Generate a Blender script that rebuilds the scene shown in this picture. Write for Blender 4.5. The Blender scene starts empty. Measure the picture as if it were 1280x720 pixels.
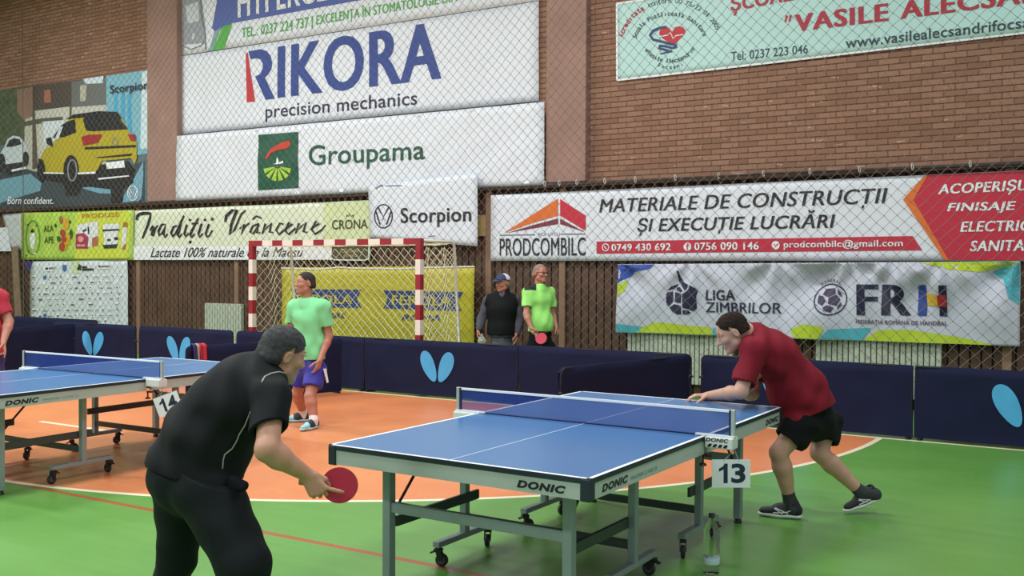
import bpy, bmesh, math, random
import numpy as np
from mathutils import Vector, Matrix
from mathutils.bvhtree import BVHTree
from mathutils.geometry import tessellate_polygon

random.seed(7)
SC = bpy.context.scene
COL = SC.collection
PI = math.pi

# ------------------------------------------------------------------ camera
# world: origin on the floor in the middle of the goal line, x along the back wall, y towards it
F_PX, CAM_Z, PITCH, ROLL, YAW = 1235.3, 1.667, 0.01825, -0.00519, 0.54714
CAM = Vector((9.386, -10.387, CAM_Z))
_cg, _sg = math.cos(YAW), math.sin(YAW)


def _w(x, y, z):
    return Vector((x * _cg - y * _sg, x * _sg + y * _cg, z))


_c, _s = math.cos(PITCH), math.sin(PITCH)
_cr, _sr = math.cos(ROLL), math.sin(ROLL)
_f, _u0, _r0 = _w(0, _c, -_s), _w(0, _s, _c), _w(1, 0, 0)
CF = _f
CR = _r0 * _cr - _u0 * _sr
CU = _r0 * _sr + _u0 * _cr

cam_data = bpy.data.cameras.new('camera')
cam_data.sensor_width = 36.0
cam_data.lens = 36.0 * F_PX / 1280.0
cam_data.clip_end = 200
cam = bpy.data.objects.new('camera', cam_data)
COL.objects.link(cam)
m = Matrix((CR, CU, -CF)).transposed().to_4x4()
m.translation = CAM
cam.matrix_world = m
SC.camera = cam

# ------------------------------------------------------------------ light
SC.view_settings.view_transform = 'Standard'
SC.view_settings.look = 'None'
SC.view_settings.exposure = 0.0
SC.view_settings.gamma = 1.0
SC.view_settings.use_curve_mapping = False
world = bpy.data.worlds.new('hall_daylight')
SC.world = world
world.use_nodes = True
bg = world.node_tree.nodes['Background']
bg.inputs[0].default_value = (0.86, 0.93, 1.0, 1)
bg.inputs[1].default_value = 0.5
LAMP_W = 275.0          # each hall lamp; the row at the right end burns weaker
for lx in (-8.5, -2.5, 3.5, 9.5):
    for ly in (-2.2, -7.5, -13.0):
        ld = bpy.data.lights.new('hall_lamp', 'AREA')
        ld.shape = 'RECTANGLE'
        ld.size, ld.size_y = 1.6, 0.7
        ld.energy = LAMP_W * (0.55 if lx > 9 else 1.3 if lx < -8 else 1.0)
        ld.color = (0.95, 0.98, 1.0)
        lo = bpy.data.objects.new('hall_lamp', ld)
        lo.location = (lx, ly, 7.6)
        COL.objects.link(lo)


# ------------------------------------------------------------------ pixel -> place (1280x720 frame)
def ray(px, py):
    return CF + CR * ((px - 640) / F_PX) + CU * ((360 - py) / F_PX)


def at(px, py, depth):
    return CAM + ray(px, py) * depth


def on_z(px, py, z=0.0):
    d = ray(px, py)
    return CAM + d * ((z - CAM.z) / d.z)


def on_y(px, py, y):
    d = ray(px, py)
    return CAM + d * ((y - CAM.y) / d.y)


# ------------------------------------------------------------------ materials
def lin(h):
    h = h.lstrip('#')
    out = []
    for i in (0, 2, 4):
        c = int(h[i:i + 2], 16) / 255
        out.append(c / 12.92 if c <= 0.04045 else ((c + 0.055) / 1.055) ** 2.4)
    return (*out, 1.0)


MATS = {}


def mat(name, hexcol, rough=0.6, metal=0.0, var=0.08, scale=6.0, bump=0.0, bscale=60.0, spec=0.5, sheen=0.0, trans=0.0, alpha=1.0):
    """principled material whose colour wanders a little around one tone (noise), optional bump"""
    if name in MATS:
        return MATS[name]
    M = bpy.data.materials.new(name)
    M.use_nodes = True
    nt = M.node_tree
    b = nt.nodes['Principled BSDF']
    b.inputs['Roughness'].default_value = rough
    b.inputs['Metallic'].default_value = metal
    b.inputs['Specular IOR Level'].default_value = spec
    b.inputs['Sheen Weight'].default_value = sheen
    b.inputs['Transmission Weight'].default_value = trans
    b.inputs['Alpha'].default_value = alpha
    c = lin(hexcol)
    tc = nt.nodes.new('ShaderNodeTexCoord')
    nz = nt.nodes.new('ShaderNodeTexNoise')
    nz.inputs['Scale'].default_value = scale
    nz.inputs['Detail'].default_value = 3
    nt.links.new(tc.outputs['Object'], nz.inputs['Vector'])
    rp = nt.nodes.new('ShaderNodeValToRGB')
    rp.color_ramp.elements[0].position = 0.3
    rp.color_ramp.elements[1].position = 0.7
    rp.color_ramp.elements[0].color = (*[x * (1 - var) for x in c[:3]], 1)
    rp.color_ramp.elements[1].color = (*[min(1, x * (1 + var)) for x in c[:3]], 1)
    nt.links.new(nz.outputs['Fac'], rp.inputs['Fac'])
    nt.links.new(rp.outputs['Color'], b.inputs['Base Color'])
    if bump > 0:
        n2 = nt.nodes.new('ShaderNodeTexNoise')
        n2.inputs['Scale'].default_value = bscale
        n2.inputs['Detail'].default_value = 4
        nt.links.new(tc.outputs['Object'], n2.inputs['Vector'])
        bp = nt.nodes.new('ShaderNodeBump')
        bp.inputs['Strength'].default_value = bump
        bp.inputs['Distance'].default_value = 0.01
        nt.links.new(n2.outputs['Fac'], bp.inputs['Height'])
        nt.links.new(bp.outputs['Normal'], b.inputs['Normal'])
    MATS[name] = M
    return M


# ------------------------------------------------------------------ objects
ORG = {}


def tag(o, label=None, cat=None, group=None, kind=None):
    if label:
        o['label'] = label
    if cat:
        o['category'] = cat
    if group:
        o['group'] = group
    if kind:
        o['kind'] = kind
    return o


def thing(name, label, cat, loc=(0, 0, 0), rz=0.0, group=None):
    o = bpy.data.objects.new(name, None)
    o.empty_display_size = 0.1
    COL.objects.link(o)
    o.location = loc
    o.rotation_euler = (0, 0, rz)
    ORG[o.name] = Vector(loc) if rz == 0 else None
    return tag(o, label, cat, group)


def root_org(o):
    while o.parent:
        o = o.parent
    v = ORG.get(o.name)
    return v if v is not None else Vector((0, 0, 0))


def make(name, verts, faces, mats, parent=None, fm=None, smooth=False, org=None):
    """one mesh object; world-space verts are made relative to their thing's origin"""
    if not isinstance(mats, (list, tuple)):
        mats = [mats]
    off = root_org(parent) if parent else (Vector(org) if org is not None else Vector((0, 0, 0)))
    me = bpy.data.meshes.new(name)
    V = np.asarray([tuple(v) for v in verts] if not isinstance(verts, np.ndarray) else verts, dtype=np.float64) - np.array(off[:])
    me.from_pydata(V.tolist(), [], [tuple(int(i) for i in f) for f in faces] if not isinstance(faces, np.ndarray) else faces.tolist())
    for mm in mats:
        me.materials.append(mm)
    if fm is not None:
        me.polygons.foreach_set('material_index', np.asarray(fm, dtype=np.int32))
    if smooth:
        me.polygons.foreach_set('use_smooth', np.ones(len(me.polygons), dtype=bool))
    me.update()
    o = bpy.data.objects.new(name, me)
    COL.objects.link(o)
    if parent:
        o.parent = parent
    else:
        o.location = off
        ORG[o.name] = off
    return o


class MB:
    """collects boxes, bars, tubes, lathes and prisms into one mesh"""

    def __init__(self):
        self.v, self.f, self.m = [], [], []

    def _add(self, vs, fs, mi=0):
        n = len(self.v)
        self.v += [tuple(v) for v in vs]
        self.f += [tuple(i + n for i in f) for f in fs]
        self.m += [mi] * len(fs)
        return self

    def box(self, lo, hi, mi=0, M=None, ch=0.0):
        x0, y0, z0 = lo
        x1, y1, z1 = hi
        if ch > 0:
            bm = bmesh.new()
            bmesh.ops.create_cube(bm, size=1)
            for v in bm.verts:
                v.co = Vector(((x0 + x1) / 2 + v.co.x * (x1 - x0), (y0 + y1) / 2 + v.co.y * (y1 - y0), (z0 + z1) / 2 + v.co.z * (z1 - z0)))
            bmesh.ops.bevel(bm, geom=bm.edges[:], offset=ch, segments=2, profile=0.5, affect='EDGES')
            bm.verts.index_update()
            vs = [v.co.copy() for v in bm.verts]
            fs = [[v.index for v in f.verts] for f in bm.faces]
            bm.free()
        else:
            vs = [Vector(c) for c in ((x0, y0, z0), (x1, y0, z0), (x1, y1, z0), (x0, y1, z0), (x0, y0, z1), (x1, y0, z1), (x1, y1, z1), (x0, y1, z1))]
            fs = [(3, 2, 1, 0), (4, 5, 6, 7), (0, 1, 5, 4), (1, 2, 6, 5), (2, 3, 7, 6), (3, 0, 4, 7)]
        if M is not None:
            vs = [M @ v for v in vs]
        return self._add(vs, fs, mi)

    def bar(self, a, b, w, h, mi=0, up=(0, 0, 1), ch=0.0):
        a, b = Vector(a), Vector(b)
        d = (b - a)
        L = d.length
        d.normalize()
        up = Vector(up)
        if abs(d.dot(up)) > 0.98:
            up = Vector((0, 1, 0))
        s = d.cross(up).normalized()
        t = s.cross(d)
        M = Matrix((d, s, t)).transposed().to_4x4()
        M.translation = a
        return self.box((0, -w / 2, -h / 2), (L, w / 2, h / 2), mi, M, ch)

    def tube(self, pts, r, n=8, mi=0, cap=True, closed=False):
        pts = [Vector(p) for p in pts]
        rr = r if isinstance(r, (list, tuple)) else [r] * len(pts)
        vs, fs = [], []
        N = len(pts)
        prev = None
        for i, p in enumerate(pts):
            if closed:
                d = pts[(i + 1) % N] - pts[i - 1]
            else:
                d = pts[min(i + 1, N - 1)] - pts[max(i - 1, 0)]
            d.normalize()
            if prev is None:
                a = Vector((0, 0, 1)) if abs(d.z) < 0.9 else Vector((1, 0, 0))
                s = d.cross(a).normalized()
            else:
                s = (prev - d * prev.dot(d)).normalized()
            prev = s
            t = d.cross(s)
            for k in range(n):
                an = 2 * PI * k / n
                vs.append(p + (s * math.cos(an) + t * math.sin(an)) * rr[i])
        for i in range(N if closed else N - 1):
            j = (i + 1) % N
            for k in range(n):
                k2 = (k + 1) % n
                fs.append((i * n + k, i * n + k2, j * n + k2, j * n + k))
        if cap and not closed:
            fs.append(tuple(range(n - 1, -1, -1)))
            fs.append(tuple((N - 1) * n + k for k in range(n)))
        return self._add(vs, fs, mi)

    def lathe(self, prof, M=None, n=20, mi=0):
        vs, fs = [], []
        for r, z in prof:
            for k in range(n):
                an = 2 * PI * k / n
                vs.append(Vector((r * math.cos(an), r * math.sin(an), z)))
        for i in range(len(prof) - 1):
            for k in range(n):
                k2 = (k + 1) % n
                fs.append((i * n + k, i * n + k2, (i + 1) * n + k2, (i + 1) * n + k))
        fs.append(tuple(range(n - 1, -1, -1)))
        fs.append(tuple((len(prof) - 1) * n + k for k in range(n)))
        if M is not None:
            vs = [M @ v for v in vs]
        return self._add(vs, fs, mi)

    def prism(self, pts, ext, mi=0):
        pts = [Vector(p) for p in pts]
        ext = Vector(ext)
        n = len(pts)
        vs = pts + [p + ext for p in pts]
        tri = tessellate_polygon([pts])
        fs = [tuple(t) for t in tri] + [tuple(i + n for i in reversed(t)) for t in tri]
        fs += [(i, (i + 1) % n, n + (i + 1) % n, n + i) for i in range(n)]
        return self._add(vs, fs, mi)

    def ball(self, c, r, n=12, mi=0):
        c = Vector(c)
        rad = r if isinstance(r, (tuple, list)) else (r, r, r)
        vs, fs = [], []
        m_ = max(5, n // 2)
        for i in range(m_ + 1):
            th = PI * i / m_
            for k in range(n):
                ph = 2 * PI * k / n
                vs.append(c + Vector((rad[0] * math.sin(th) * math.cos(ph), rad[1] * math.sin(th) * math.sin(ph), rad[2] * math.cos(th))))
        for i in range(m_):
            for k in range(n):
                k2 = (k + 1) % n
                fs.append((i * n + k, (i + 1) * n + k, (i + 1) * n + k2, i * n + k2))
        return self._add(vs, fs, mi)

    def build(self, name, mats, parent=None, smooth=False, org=None):
        return make(name, self.v, self.f, mats, parent, self.m, smooth, org)


def tree_copy(o, parent=None):
    c = o.copy()
    COL.objects.link(c)
    if parent:
        c.parent = parent
    for ch in list(o.children):
        tree_copy(ch, c)
    return c


# ------------------------------------------------------------------ lettering
def text_mesh(body, bold=0.0, shear=0.0, spacing=None, raw=False):
    """outline of a line of lettering as 2-D verts normalised to its ink box, and faces"""
    cu = bpy.data.curves.new('lettering', 'FONT')
    cu.body = body
    cu.offset = bold
    cu.shear = shear
    cu.space_character = spacing if spacing else 1.0 + 2.4 * bold
    cu.resolution_u = 4
    o = bpy.data.objects.new('lettering', cu)
    COL.objects.link(o)
    dg = bpy.context.evaluated_depsgraph_get()
    dg.update()
    me = bpy.data.meshes.new_from_object(o.evaluated_get(dg))
    vs = np.array([v.co[:2] for v in me.vertices], dtype=float)
    fs = [tuple(p.vertices) for p in me.polygons]
    bpy.data.objects.remove(o)
    bpy.data.meshes.remove(me)
    bpy.data.curves.remove(cu)
    if raw:
        return vs, fs
    lo, hi = vs.min(0), vs.max(0)
    return (vs - lo) / (hi - lo), fs


def bilerp(q, s, t):
    """q = TL, TR, BR, BL; t = 1 at the top"""
    return (q[3] * (1 - s) + q[2] * s) * (1 - t) + (q[0] * (1 - s) + q[1] * s) * t


def cut_grid(verts, faces, step):
    bm = bmesh.new()
    bv = [bm.verts.new(v) for v in verts]
    for f in faces:
        try:
            bm.faces.new([bv[i] for i in f])
        except ValueError:
            pass
    xs = [v.co.x for v in bm.verts]
    zs = [v.co.z for v in bm.verts]
    for ax, lo, hi in ((0, min(xs), max(xs)), (2, min(zs), max(zs))):
        n = Vector((1, 0, 0)) if ax == 0 else Vector((0, 0, 1))
        k = math.floor(lo / step) + 1
        while k * step < hi:
            bmesh.ops.bisect_plane(bm, geom=bm.verts[:] + bm.edges[:] + bm.faces[:], plane_co=n * (k * step), plane_no=n)
            k += 1
    bm.verts.index_update()
    V = [v.co.copy() for v in bm.verts]
    Fc = [[v.index for v in f.verts] for f in bm.faces]
    bm.free()
    return V, Fc


class Sheet:
    """a printed sheet hanging in the plane y = Y; its print lies on it as thin parts"""

    def __init__(self, name, label, cat, px, Y, material, wr=None, group=None, nx=40, nz=12, thick=0.003, step=0.1, lay=0.005):
        self.Y, self.wr, self.step, self.lay = Y, wr, step, lay
        q = [on_y(x, y, Y) for x, y in px]
        self.q = q
        vs, fs = [], []
        for j in range(nz + 1):
            for i in range(nx + 1):
                p = bilerp(q, i / nx, 1 - j / nz)
                vs.append(self.disp(p, 0))
        for j in range(nz):
            for i in range(nx):
                a = j * (nx + 1) + i
                fs.append((a, a + nx + 1, a + nx + 2, a + 1))
        n0 = len(vs)
        vs += [v + Vector((0, thick, 0)) for v in vs]
        fs += [tuple(i + n0 for i in reversed(f)) for f in fs]
        rim = [i for i in range(nx + 1)] + [j * (nx + 1) + nx for j in range(1, nz + 1)] + [nz * (nx + 1) + i for i in range(nx - 1, -1, -1)] + [j * (nx + 1) for j in range(nz - 1, 0, -1)]
        for a, b in zip(rim, rim[1:] + rim[:1]):
            fs.append((a, b, b + n0, a + n0))
        c = (q[0] + q[2]) / 2
        self.o = make(name, vs, fs, material, None, None, True, org=(c.x, Y, min(q[2].z, q[3].z)))
        if wr is None:
            for p in self.o.data.polygons:
                p.use_smooth = False
        tag(self.o, label, cat, group)

    def disp(self, p, layer):
        d = self.wr(p.x, p.z) if self.wr else 0.0
        return Vector((p.x, self.Y - d - self.lay * layer, p.z))

    def _emit(self, name, V, Fc, material, layer):
        return self._emit_many(name, [(V, Fc, layer)], material)

    def _emit_many(self, name, chunks, material):
        # pieces that overlap each lie a hair above the one before
        W, G = [], []
        self.count = getattr(self, 'count', 0) + 1
        for V, Fc, layer in chunks:
            layer += 0.02 * self.count
            if self.wr:
                V, Fc = cut_grid(V, Fc, self.step)
            n = len(W)
            W += [self.disp(v, layer) for v in V]
            G += [tuple(i + n for i in f) for f in Fc]
        V, Fc = W, G
        # faces look towards the hall (-y)
        out = []
        for f in Fc:
            a, b, c = V[f[0]], V[f[1]], V[f[2]]
            out.append(tuple(f) if (b - a).cross(c - a).y < 0 else tuple(reversed(f)))
        return make(name, V, out, material, self.o)

    def poly(self, name, pts, material, layer=1):
        P = [on_y(x, y, self.Y) for x, y in pts]
        return self._emit(name, P, [tuple(t) for t in tessellate_polygon([P])], material, layer)

    def polys(self, name, lst, material, layer=1):
        ch = []
        for k, pts in enumerate(lst):
            P = [on_y(x, y, self.Y) for x, y in pts]
            ch.append((P, [tuple(t) for t in tessellate_polygon([P])], layer + 0.5 * k / len(lst)))
        return self._emit_many(name, ch, material)

    def stroke(self, name, lines, w, material, layer=1):
        """ribbons of width w (pixels of the photo, taper allowed) along polylines"""
        V, Fc = [], []
        for ln in lines:
            n = len(ln)
            L, R = [], []
            for i, p in enumerate(ln):
                a, b = ln[max(i - 1, 0)], ln[min(i + 1, n - 1)]
                dx, dy = b[0] - a[0], b[1] - a[1]
                l = math.hypot(dx, dy) or 1
                ww = (p[2] if len(p) > 2 else w) / 2
                L.append((p[0] - dy / l * ww, p[1] + dx / l * ww))
                R.append((p[0] + dy / l * ww, p[1] - dx / l * ww))
            k = len(V)
            V += [on_y(x, y, self.Y) for x, y in L + R]
            Fc += [(k + i, k + i + 1, k + n + i + 1, k + n + i) for i in range(n - 1)]
        return self._emit(name, V, Fc, material, layer)

    def text(self, body, px, material, bold=0.0, shear=0.0, layer=1, name='lettering', spacing=None):
        q = [on_y(x, y, self.Y) for x, y in px]
        b0 = 0.0 if 'M' in body else min(bold, 0.009)
        vs, fs = text_mesh(body, b0, shear, spacing or 1.0 + 2.4 * bold, True)
        e = (bold - b0) * 0.9
        lo, hi = vs.min(0) - (e, 0), vs.max(0) + (e, 0)
        ch = []
        for k, sh_ in enumerate((0, -e, e) if e > 0 else (0,)):
            ch.append(([bilerp(q, s, t) for s, t in (vs + (sh_, 0) - lo) / (hi - lo)], fs, layer + 0.25 * k))
        return self._emit_many(name, ch, material)

    def ring(self, name, cx, cy, rx, ry, w, material, layer=1, n=36):
        pts = [(cx + rx * math.cos(2 * PI * i / n), cy + ry * math.sin(2 * PI * i / n)) for i in range(n + 1)]
        return self.stroke(name, [pts], w, material, layer)

    def arc_text(self, body, cx, cy, rx, ry, a0, a1, h, material, layer=1, name='lettering', flip=False, bold=0.01):
        """letters along an ellipse from angle a0 to a1 (degrees, 90 = top)"""
        V, Fc = [], []
        n = len(body)
        for i, ch in enumerate(body):
            if ch == ' ':
                continue
            a = math.radians(a0 + (a1 - a0) * (i + 0.5) / n)
            x, y = cx + rx * math.cos(a), cy - ry * math.sin(a)
            # tangent to the right when reading
            tx, ty = (rx * math.sin(a), ry * math.cos(a))
            if flip:
                tx, ty = -tx, -ty
            l = math.hypot(tx, ty)
            tx, ty = tx / l, ty / l
            ux, uy = ty, -tx
            tall = ch.isupper() or ch in 'bdfhklt0123456789'
            wch = h * (0.62 if ch not in 'il1.' else 0.25)
            hh = h * (1.0 if tall else 0.75)
            vs, fs = text_mesh(ch, bold)
            k = len(V)
            for s, t in vs:
                V.append(on_y(x + tx * (s - 0.5) * wch + ux * t * hh, y + ty * (s - 0.5) * wch + uy * t * hh, self.Y))
            Fc += [tuple(j + k for j in f) for f in fs]
        return self._emit(name, V, Fc, material, layer)


def circ(cx, cy, rx, ry=None, n=28, a0=0, a1=360):
    ry = ry or rx
    return [(cx + rx * math.cos(math.radians(a0 + (a1 - a0) * i / n)), cy - ry * math.sin(math.radians(a0 + (a1 - a0) * i / n))) for i in range(n if a1 - a0 == 360 else n + 1)]


def waves(amp, seed, lmin=0.5, lmax=1.6):
    r = random.Random(seed)
    W = []
    for _ in range(6):
        an = r.uniform(0, PI)
        k = 2 * PI / r.uniform(lmin, lmax)
        W.append((k * math.cos(an), k * math.sin(an), r.uniform(0, 6.28), r.uniform(0.4, 1.0)))
    return lambda x, z: amp * (1.2 + sum(a * math.sin(kx * x + kz * z + p) for kx, kz, p, a in W) / 3.0)
# ------------------------------------------------------------------ setting: floor, walls, ceiling
WALL_Y = 2.35      # brick face
WOOD_Y = 2.28      # face of the slatted panelling below
HI_Y = 2.325       # banners on the brick
LO_Y = 2.20        # banners hung over the panelling


def node(nt, t, **kw):
    n = nt.nodes.new(t)
    for k, v in kw.items():
        setattr(n, k, v)
    return n


def mth(nt, op, a, b=None, c=None):
    n = nt.nodes.new('ShaderNodeMath')
    n.operation = op
    for i, s in enumerate((a, b, c)):
        if s is None:
            continue
        if isinstance(s, (int, float)):
            n.inputs[i].default_value = s
        else:
            nt.links.new(s, n.inputs[i])
    return n.outputs[0]


def mixc(nt, fac, a, b):
    n = nt.nodes.new('ShaderNodeMix')
    n.data_type = 'RGBA'
    for s, i in ((fac, 0), (a, 6), (b, 7)):
        if isinstance(s, (tuple, list)):
            n.inputs[i].default_value = s
        elif isinstance(s, (int, float)):
            n.inputs[i].default_value = s
        else:
            nt.links.new(s, n.inputs[i])
    return n.outputs[2]


def floor_material():
    M = bpy.data.materials.new('sports_floor')
    M.use_nodes = True
    nt = M.node_tree
    b = nt.nodes['Principled BSDF']
    tc = node(nt, 'ShaderNodeTexCoord')
    sx = node(nt, 'ShaderNodeSeparateXYZ')
    nt.links.new(tc.outputs['Object'], sx.inputs[0])
    x, y = sx.outputs[0], sx.outputs[1]
    # distance to the goal mouth (segment between the posts)
    dx = mth(nt, 'MAXIMUM', mth(nt, 'SUBTRACT', mth(nt, 'ABSOLUTE', x), 1.5), 0.0)
    d = mth(nt, 'SQRT', mth(nt, 'ADD', mth(nt, 'POWER', dx, 2.0), mth(nt, 'POWER', y, 2.0)))
    inside = mth(nt, 'MULTIPLY', mth(nt, 'LESS_THAN', d, 5.9), mth(nt, 'LESS_THAN', y, 0.0))
    nz = node(nt, 'ShaderNodeTexNoise')
    nz.inputs['Scale'].default_value = 0.9
    nz.inputs['Detail'].default_value = 5
    nt.links.new(tc.outputs['Object'], nz.inputs['Vector'])
    mp = node(nt, 'ShaderNodeMapping')
    mp.inputs['Scale'].default_value = (1.0, 7.0, 1.0)
    nt.links.new(tc.outputs['Object'], mp.inputs['Vector'])
    n2 = node(nt, 'ShaderNodeTexNoise')
    n2.inputs['Scale'].default_value = 1.3
    n2.inputs['Detail'].default_value = 6
    nt.links.new(mp.outputs[0], n2.inputs['Vector'])
    f = mth(nt, 'MULTIPLY_ADD', n2.outputs['Fac'], 0.6, mth(nt, 'MULTIPLY', nz.outputs['Fac'], 0.5))
    green = mixc(nt, f, lin('#4a8334'), lin('#6fa24e'))
    orange = mixc(nt, f, lin('#cf6f40'), lin('#e59463'))
    col = mixc(nt, inside, green, orange)
    # worn red line across the court and the cream goal area line, end line, short line
    def band(v, c, w):
        return mth(nt, 'LESS_THAN', mth(nt, 'ABSOLUTE', mth(nt, 'SUBTRACT', v, c)), w)
    red = mth(nt, 'MULTIPLY', band(y, -5.885, 0.026), mth(nt, 'LESS_THAN', d, 40))
    col = mixc(nt, mth(nt, 'MULTIPLY', red, 0.85), col, lin('#a8402f'))
    arcl = mth(nt, 'MULTIPLY', band(d, 5.9, 0.028), mth(nt, 'LESS_THAN', y, 0.03))
    endl = band(y, 0.0, 0.026)
    four = mth(nt, 'MULTIPLY', band(y, -3.92, 0.03), band(x, 0.15, 0.68))
    ln = mth(nt, 'MAXIMUM', mth(nt, 'MAXIMUM', arcl, endl), four)
    col = mixc(nt, ln, col, lin('#f0e2c8'))
    # scuffs
    n3 = node(nt, 'ShaderNodeTexNoise')
    n3.inputs['Scale'].default_value = 5.0
    n3.inputs['Detail'].default_value = 8
    nt.links.new(mp.outputs[0], n3.inputs['Vector'])
    sc = mth(nt, 'GREATER_THAN', n3.outputs['Fac'], 0.70)
    col = mixc(nt, mth(nt, 'MULTIPLY', sc, 0.25), col, lin('#3c4a30'))
    nt.links.new(col, b.inputs['Base Color'])
    rg = mth(nt, 'MULTIPLY_ADD', nz.outputs['Fac'], 0.22, 0.2)
    nt.links.new(rg, b.inputs['Roughness'])
    b.inputs['Specular IOR Level'].default_value = 0.5
    bp = node(nt, 'ShaderNodeBump')
    bp.inputs['Strength'].default_value = 0.05
    bp.inputs['Distance'].default_value = 0.02
    nt.links.new(n2.outputs['Fac'], bp.inputs['Height'])
    nt.links.new(bp.outputs['Normal'], b.inputs['Normal'])
    return M


def brick_material():
    M = bpy.data.materials.new('brick')
    M.use_nodes = True
    nt = M.node_tree
    b = nt.nodes['Principled BSDF']
    b.inputs['Roughness'].default_value = 0.85
    tc = node(nt, 'ShaderNodeTexCoord')
    sx = node(nt, 'ShaderNodeSeparateXYZ')
    cb = node(nt, 'ShaderNodeCombineXYZ')
    nt.links.new(tc.outputs['Object'], sx.inputs[0])
    nt.links.new(sx.outputs[0], cb.inputs[0])
    nt.links.new(sx.outputs[2], cb.inputs[1])
    br = node(nt, 'ShaderNodeTexBrick')
    br.inputs['Scale'].default_value = 1.0
    br.inputs['Brick Width'].default_value = 0.25
    br.inputs['Row Height'].default_value = 0.075
    br.inputs['Mortar Size'].default_value = 0.008
    br.inputs['Mortar Smooth'].default_value = 0.2
    br.inputs['Bias'].default_value = -0.2
    br.inputs['Color1'].default_value = lin('#a07a66')
    br.inputs['Color2'].default_value = lin('#7d5a48')
    br.inputs['Mortar'].default_value = lin('#6b4a3a')
    nt.links.new(cb.outputs[0], br.inputs['Vector'])
    nz = node(nt, 'ShaderNodeTexNoise')
    nz.inputs['Scale'].default_value = 0.55
    nz.inputs['Detail'].default_value = 5
    nt.links.new(cb.outputs[0], nz.inputs['Vector'])
    mp = node(nt, 'ShaderNodeMapping')
    mp.inputs['Scale'].default_value = (4.0, 13.0, 1.0)
    nt.links.new(cb.outputs[0], mp.inputs['Vector'])
    n2 = node(nt, 'ShaderNodeTexNoise')
    n2.inputs['Scale'].default_value = 1.0
    n2.inputs['Detail'].default_value = 2
    nt.links.new(mp.outputs[0], n2.inputs['Vector'])
    c = mixc(nt, mth(nt, 'MULTIPLY', nz.outputs['Fac'], 0.5), br.outputs['Color'], lin('#8f5f45'))
    pale = mth(nt, 'MULTIPLY', mth(nt, 'GREATER_THAN', n2.outputs['Fac'], 0.69), mth(nt, 'SUBTRACT', 1.0, br.outputs['Fac']))
    c = mixc(nt, mth(nt, 'MULTIPLY', pale, 0.55), c, lin('#c9ac92'))
    jz = mth(nt, 'FRACT', mth(nt, 'DIVIDE', mth(nt, 'ADD', sx.outputs[2], 0.004), 0.075))
    c = mixc(nt, mth(nt, 'MULTIPLY', mth(nt, 'LESS_THAN', jz, 0.13), 0.75), c, lin('#452b20'))
    nt.links.new(c, b.inputs['Base Color'])
    bp = node(nt, 'ShaderNodeBump')
    bp.inputs['Strength'].default_value = 0.6
    bp.inputs['Distance'].default_value = 0.012
    nt.links.new(mth(nt, 'SUBTRACT', 1.0, br.outputs['Fac']), bp.inputs['Height'])
    nt.links.new(bp.outputs['Normal'], b.inputs['Normal'])
    return M


XL, XR, ZC = -15.0, 14.0, 8.3
mb = MB()
mb.box((XL - 0.3, -20, -0.12), (XR + 0.3, 2.7, 0.0))
fl = mb.build('floor', floor_material())
tag(fl, kind='structure')
mb = MB()
mb.box((XL - 0.3, WALL_Y, 0), (XR + 0.3, 2.7, ZC))
tag(mb.build('wall_back', brick_material()), kind='structure')
mb = MB()
mb.box((XL - 0.3, -20, 0), (XL, WALL_Y, ZC))
tag(mb.build('wall_left', mat('left_plaster', '#a38d7c', 0.9)), kind='structure')
mb = MB()
mb.box((XL - 0.3, -20, ZC), (XR + 0.3, 2.7, ZC + 0.2))
tag(mb.build('ceiling', mat('ceiling_paint', '#cfcfc8', 0.9)), kind='structure')

PIL = mat('pillar_plaster', '#9b7a6f', 0.85, var=0.1, scale=2.5, bump=0.25, bscale=25)
for x0, x1 in ((-6.50, -5.66), (2.28, 2.93), (10.9, 11.55)):
    mb = MB()
    mb.box((x0, 2.20, 2.94), (x1, WALL_Y, ZC), ch=0.012)
    tag(mb.build('pillar', PIL), kind='structure')

# slatted wood panelling up to the ledge: backing, slats, pale battens, rail
SL = mat('slat_wood', '#573c2d', 0.6, var=0.25, scale=3, bump=0.2, bscale=12)
SLD = mat('slat_gap', '#2a1c15', 0.9)
mb = MB()
mb.box((XL, WOOD_Y + 0.025, 0), (XR, WALL_Y, 2.88), 1)
x = XL
rr = random.Random(3)
while x < XR:
    w = 0.1 + rr.uniform(-0.004, 0.004)
    dy = rr.uniform(-0.006, 0.006)
    mb.box((x, WOOD_Y + dy, 0.02), (x + w, WOOD_Y + 0.024, 2.86), 0)
    x += w + 0.022
tag(mb.build('trim_1', [SL, SLD]), kind='structure')
mb = MB()
mb.box((XL, 2.16, 2.86), (XR, WALL_Y, 2.93), ch=0.008)
tag(mb.build('trim_2', mat('ledge_wood', '#4a3529', 0.6, var=0.2)), kind='structure')
mb = MB()
for px in (175, 297.5, 612, 704, 1260):
    p = on_y(px, 380, WOOD_Y)
    mb.box((p.x - 0.05, WOOD_Y - 0.05, 0.0), (p.x + 0.05, WOOD_Y - 0.004, 2.86), ch=0.006)
tag(mb.build('trim_3', mat('batten_wood', '#8d6d55', 0.6, var=0.15, scale=4)), kind='structure')
mb = MB()
mb.box((XL, WOOD_Y - 0.04, 2.18), (XR, WOOD_Y - 0.008, 2.50), ch=0.005)
tag(mb.build('trim_4', mat('rail_wood', '#b59a63', 0.55, var=0.12, scale=3)), kind='structure')

# ------------------------------------------------------------------ radiators
RADM = mat('radiator_paint', '#b9bfae', 0.5, var=0.08)


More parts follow.
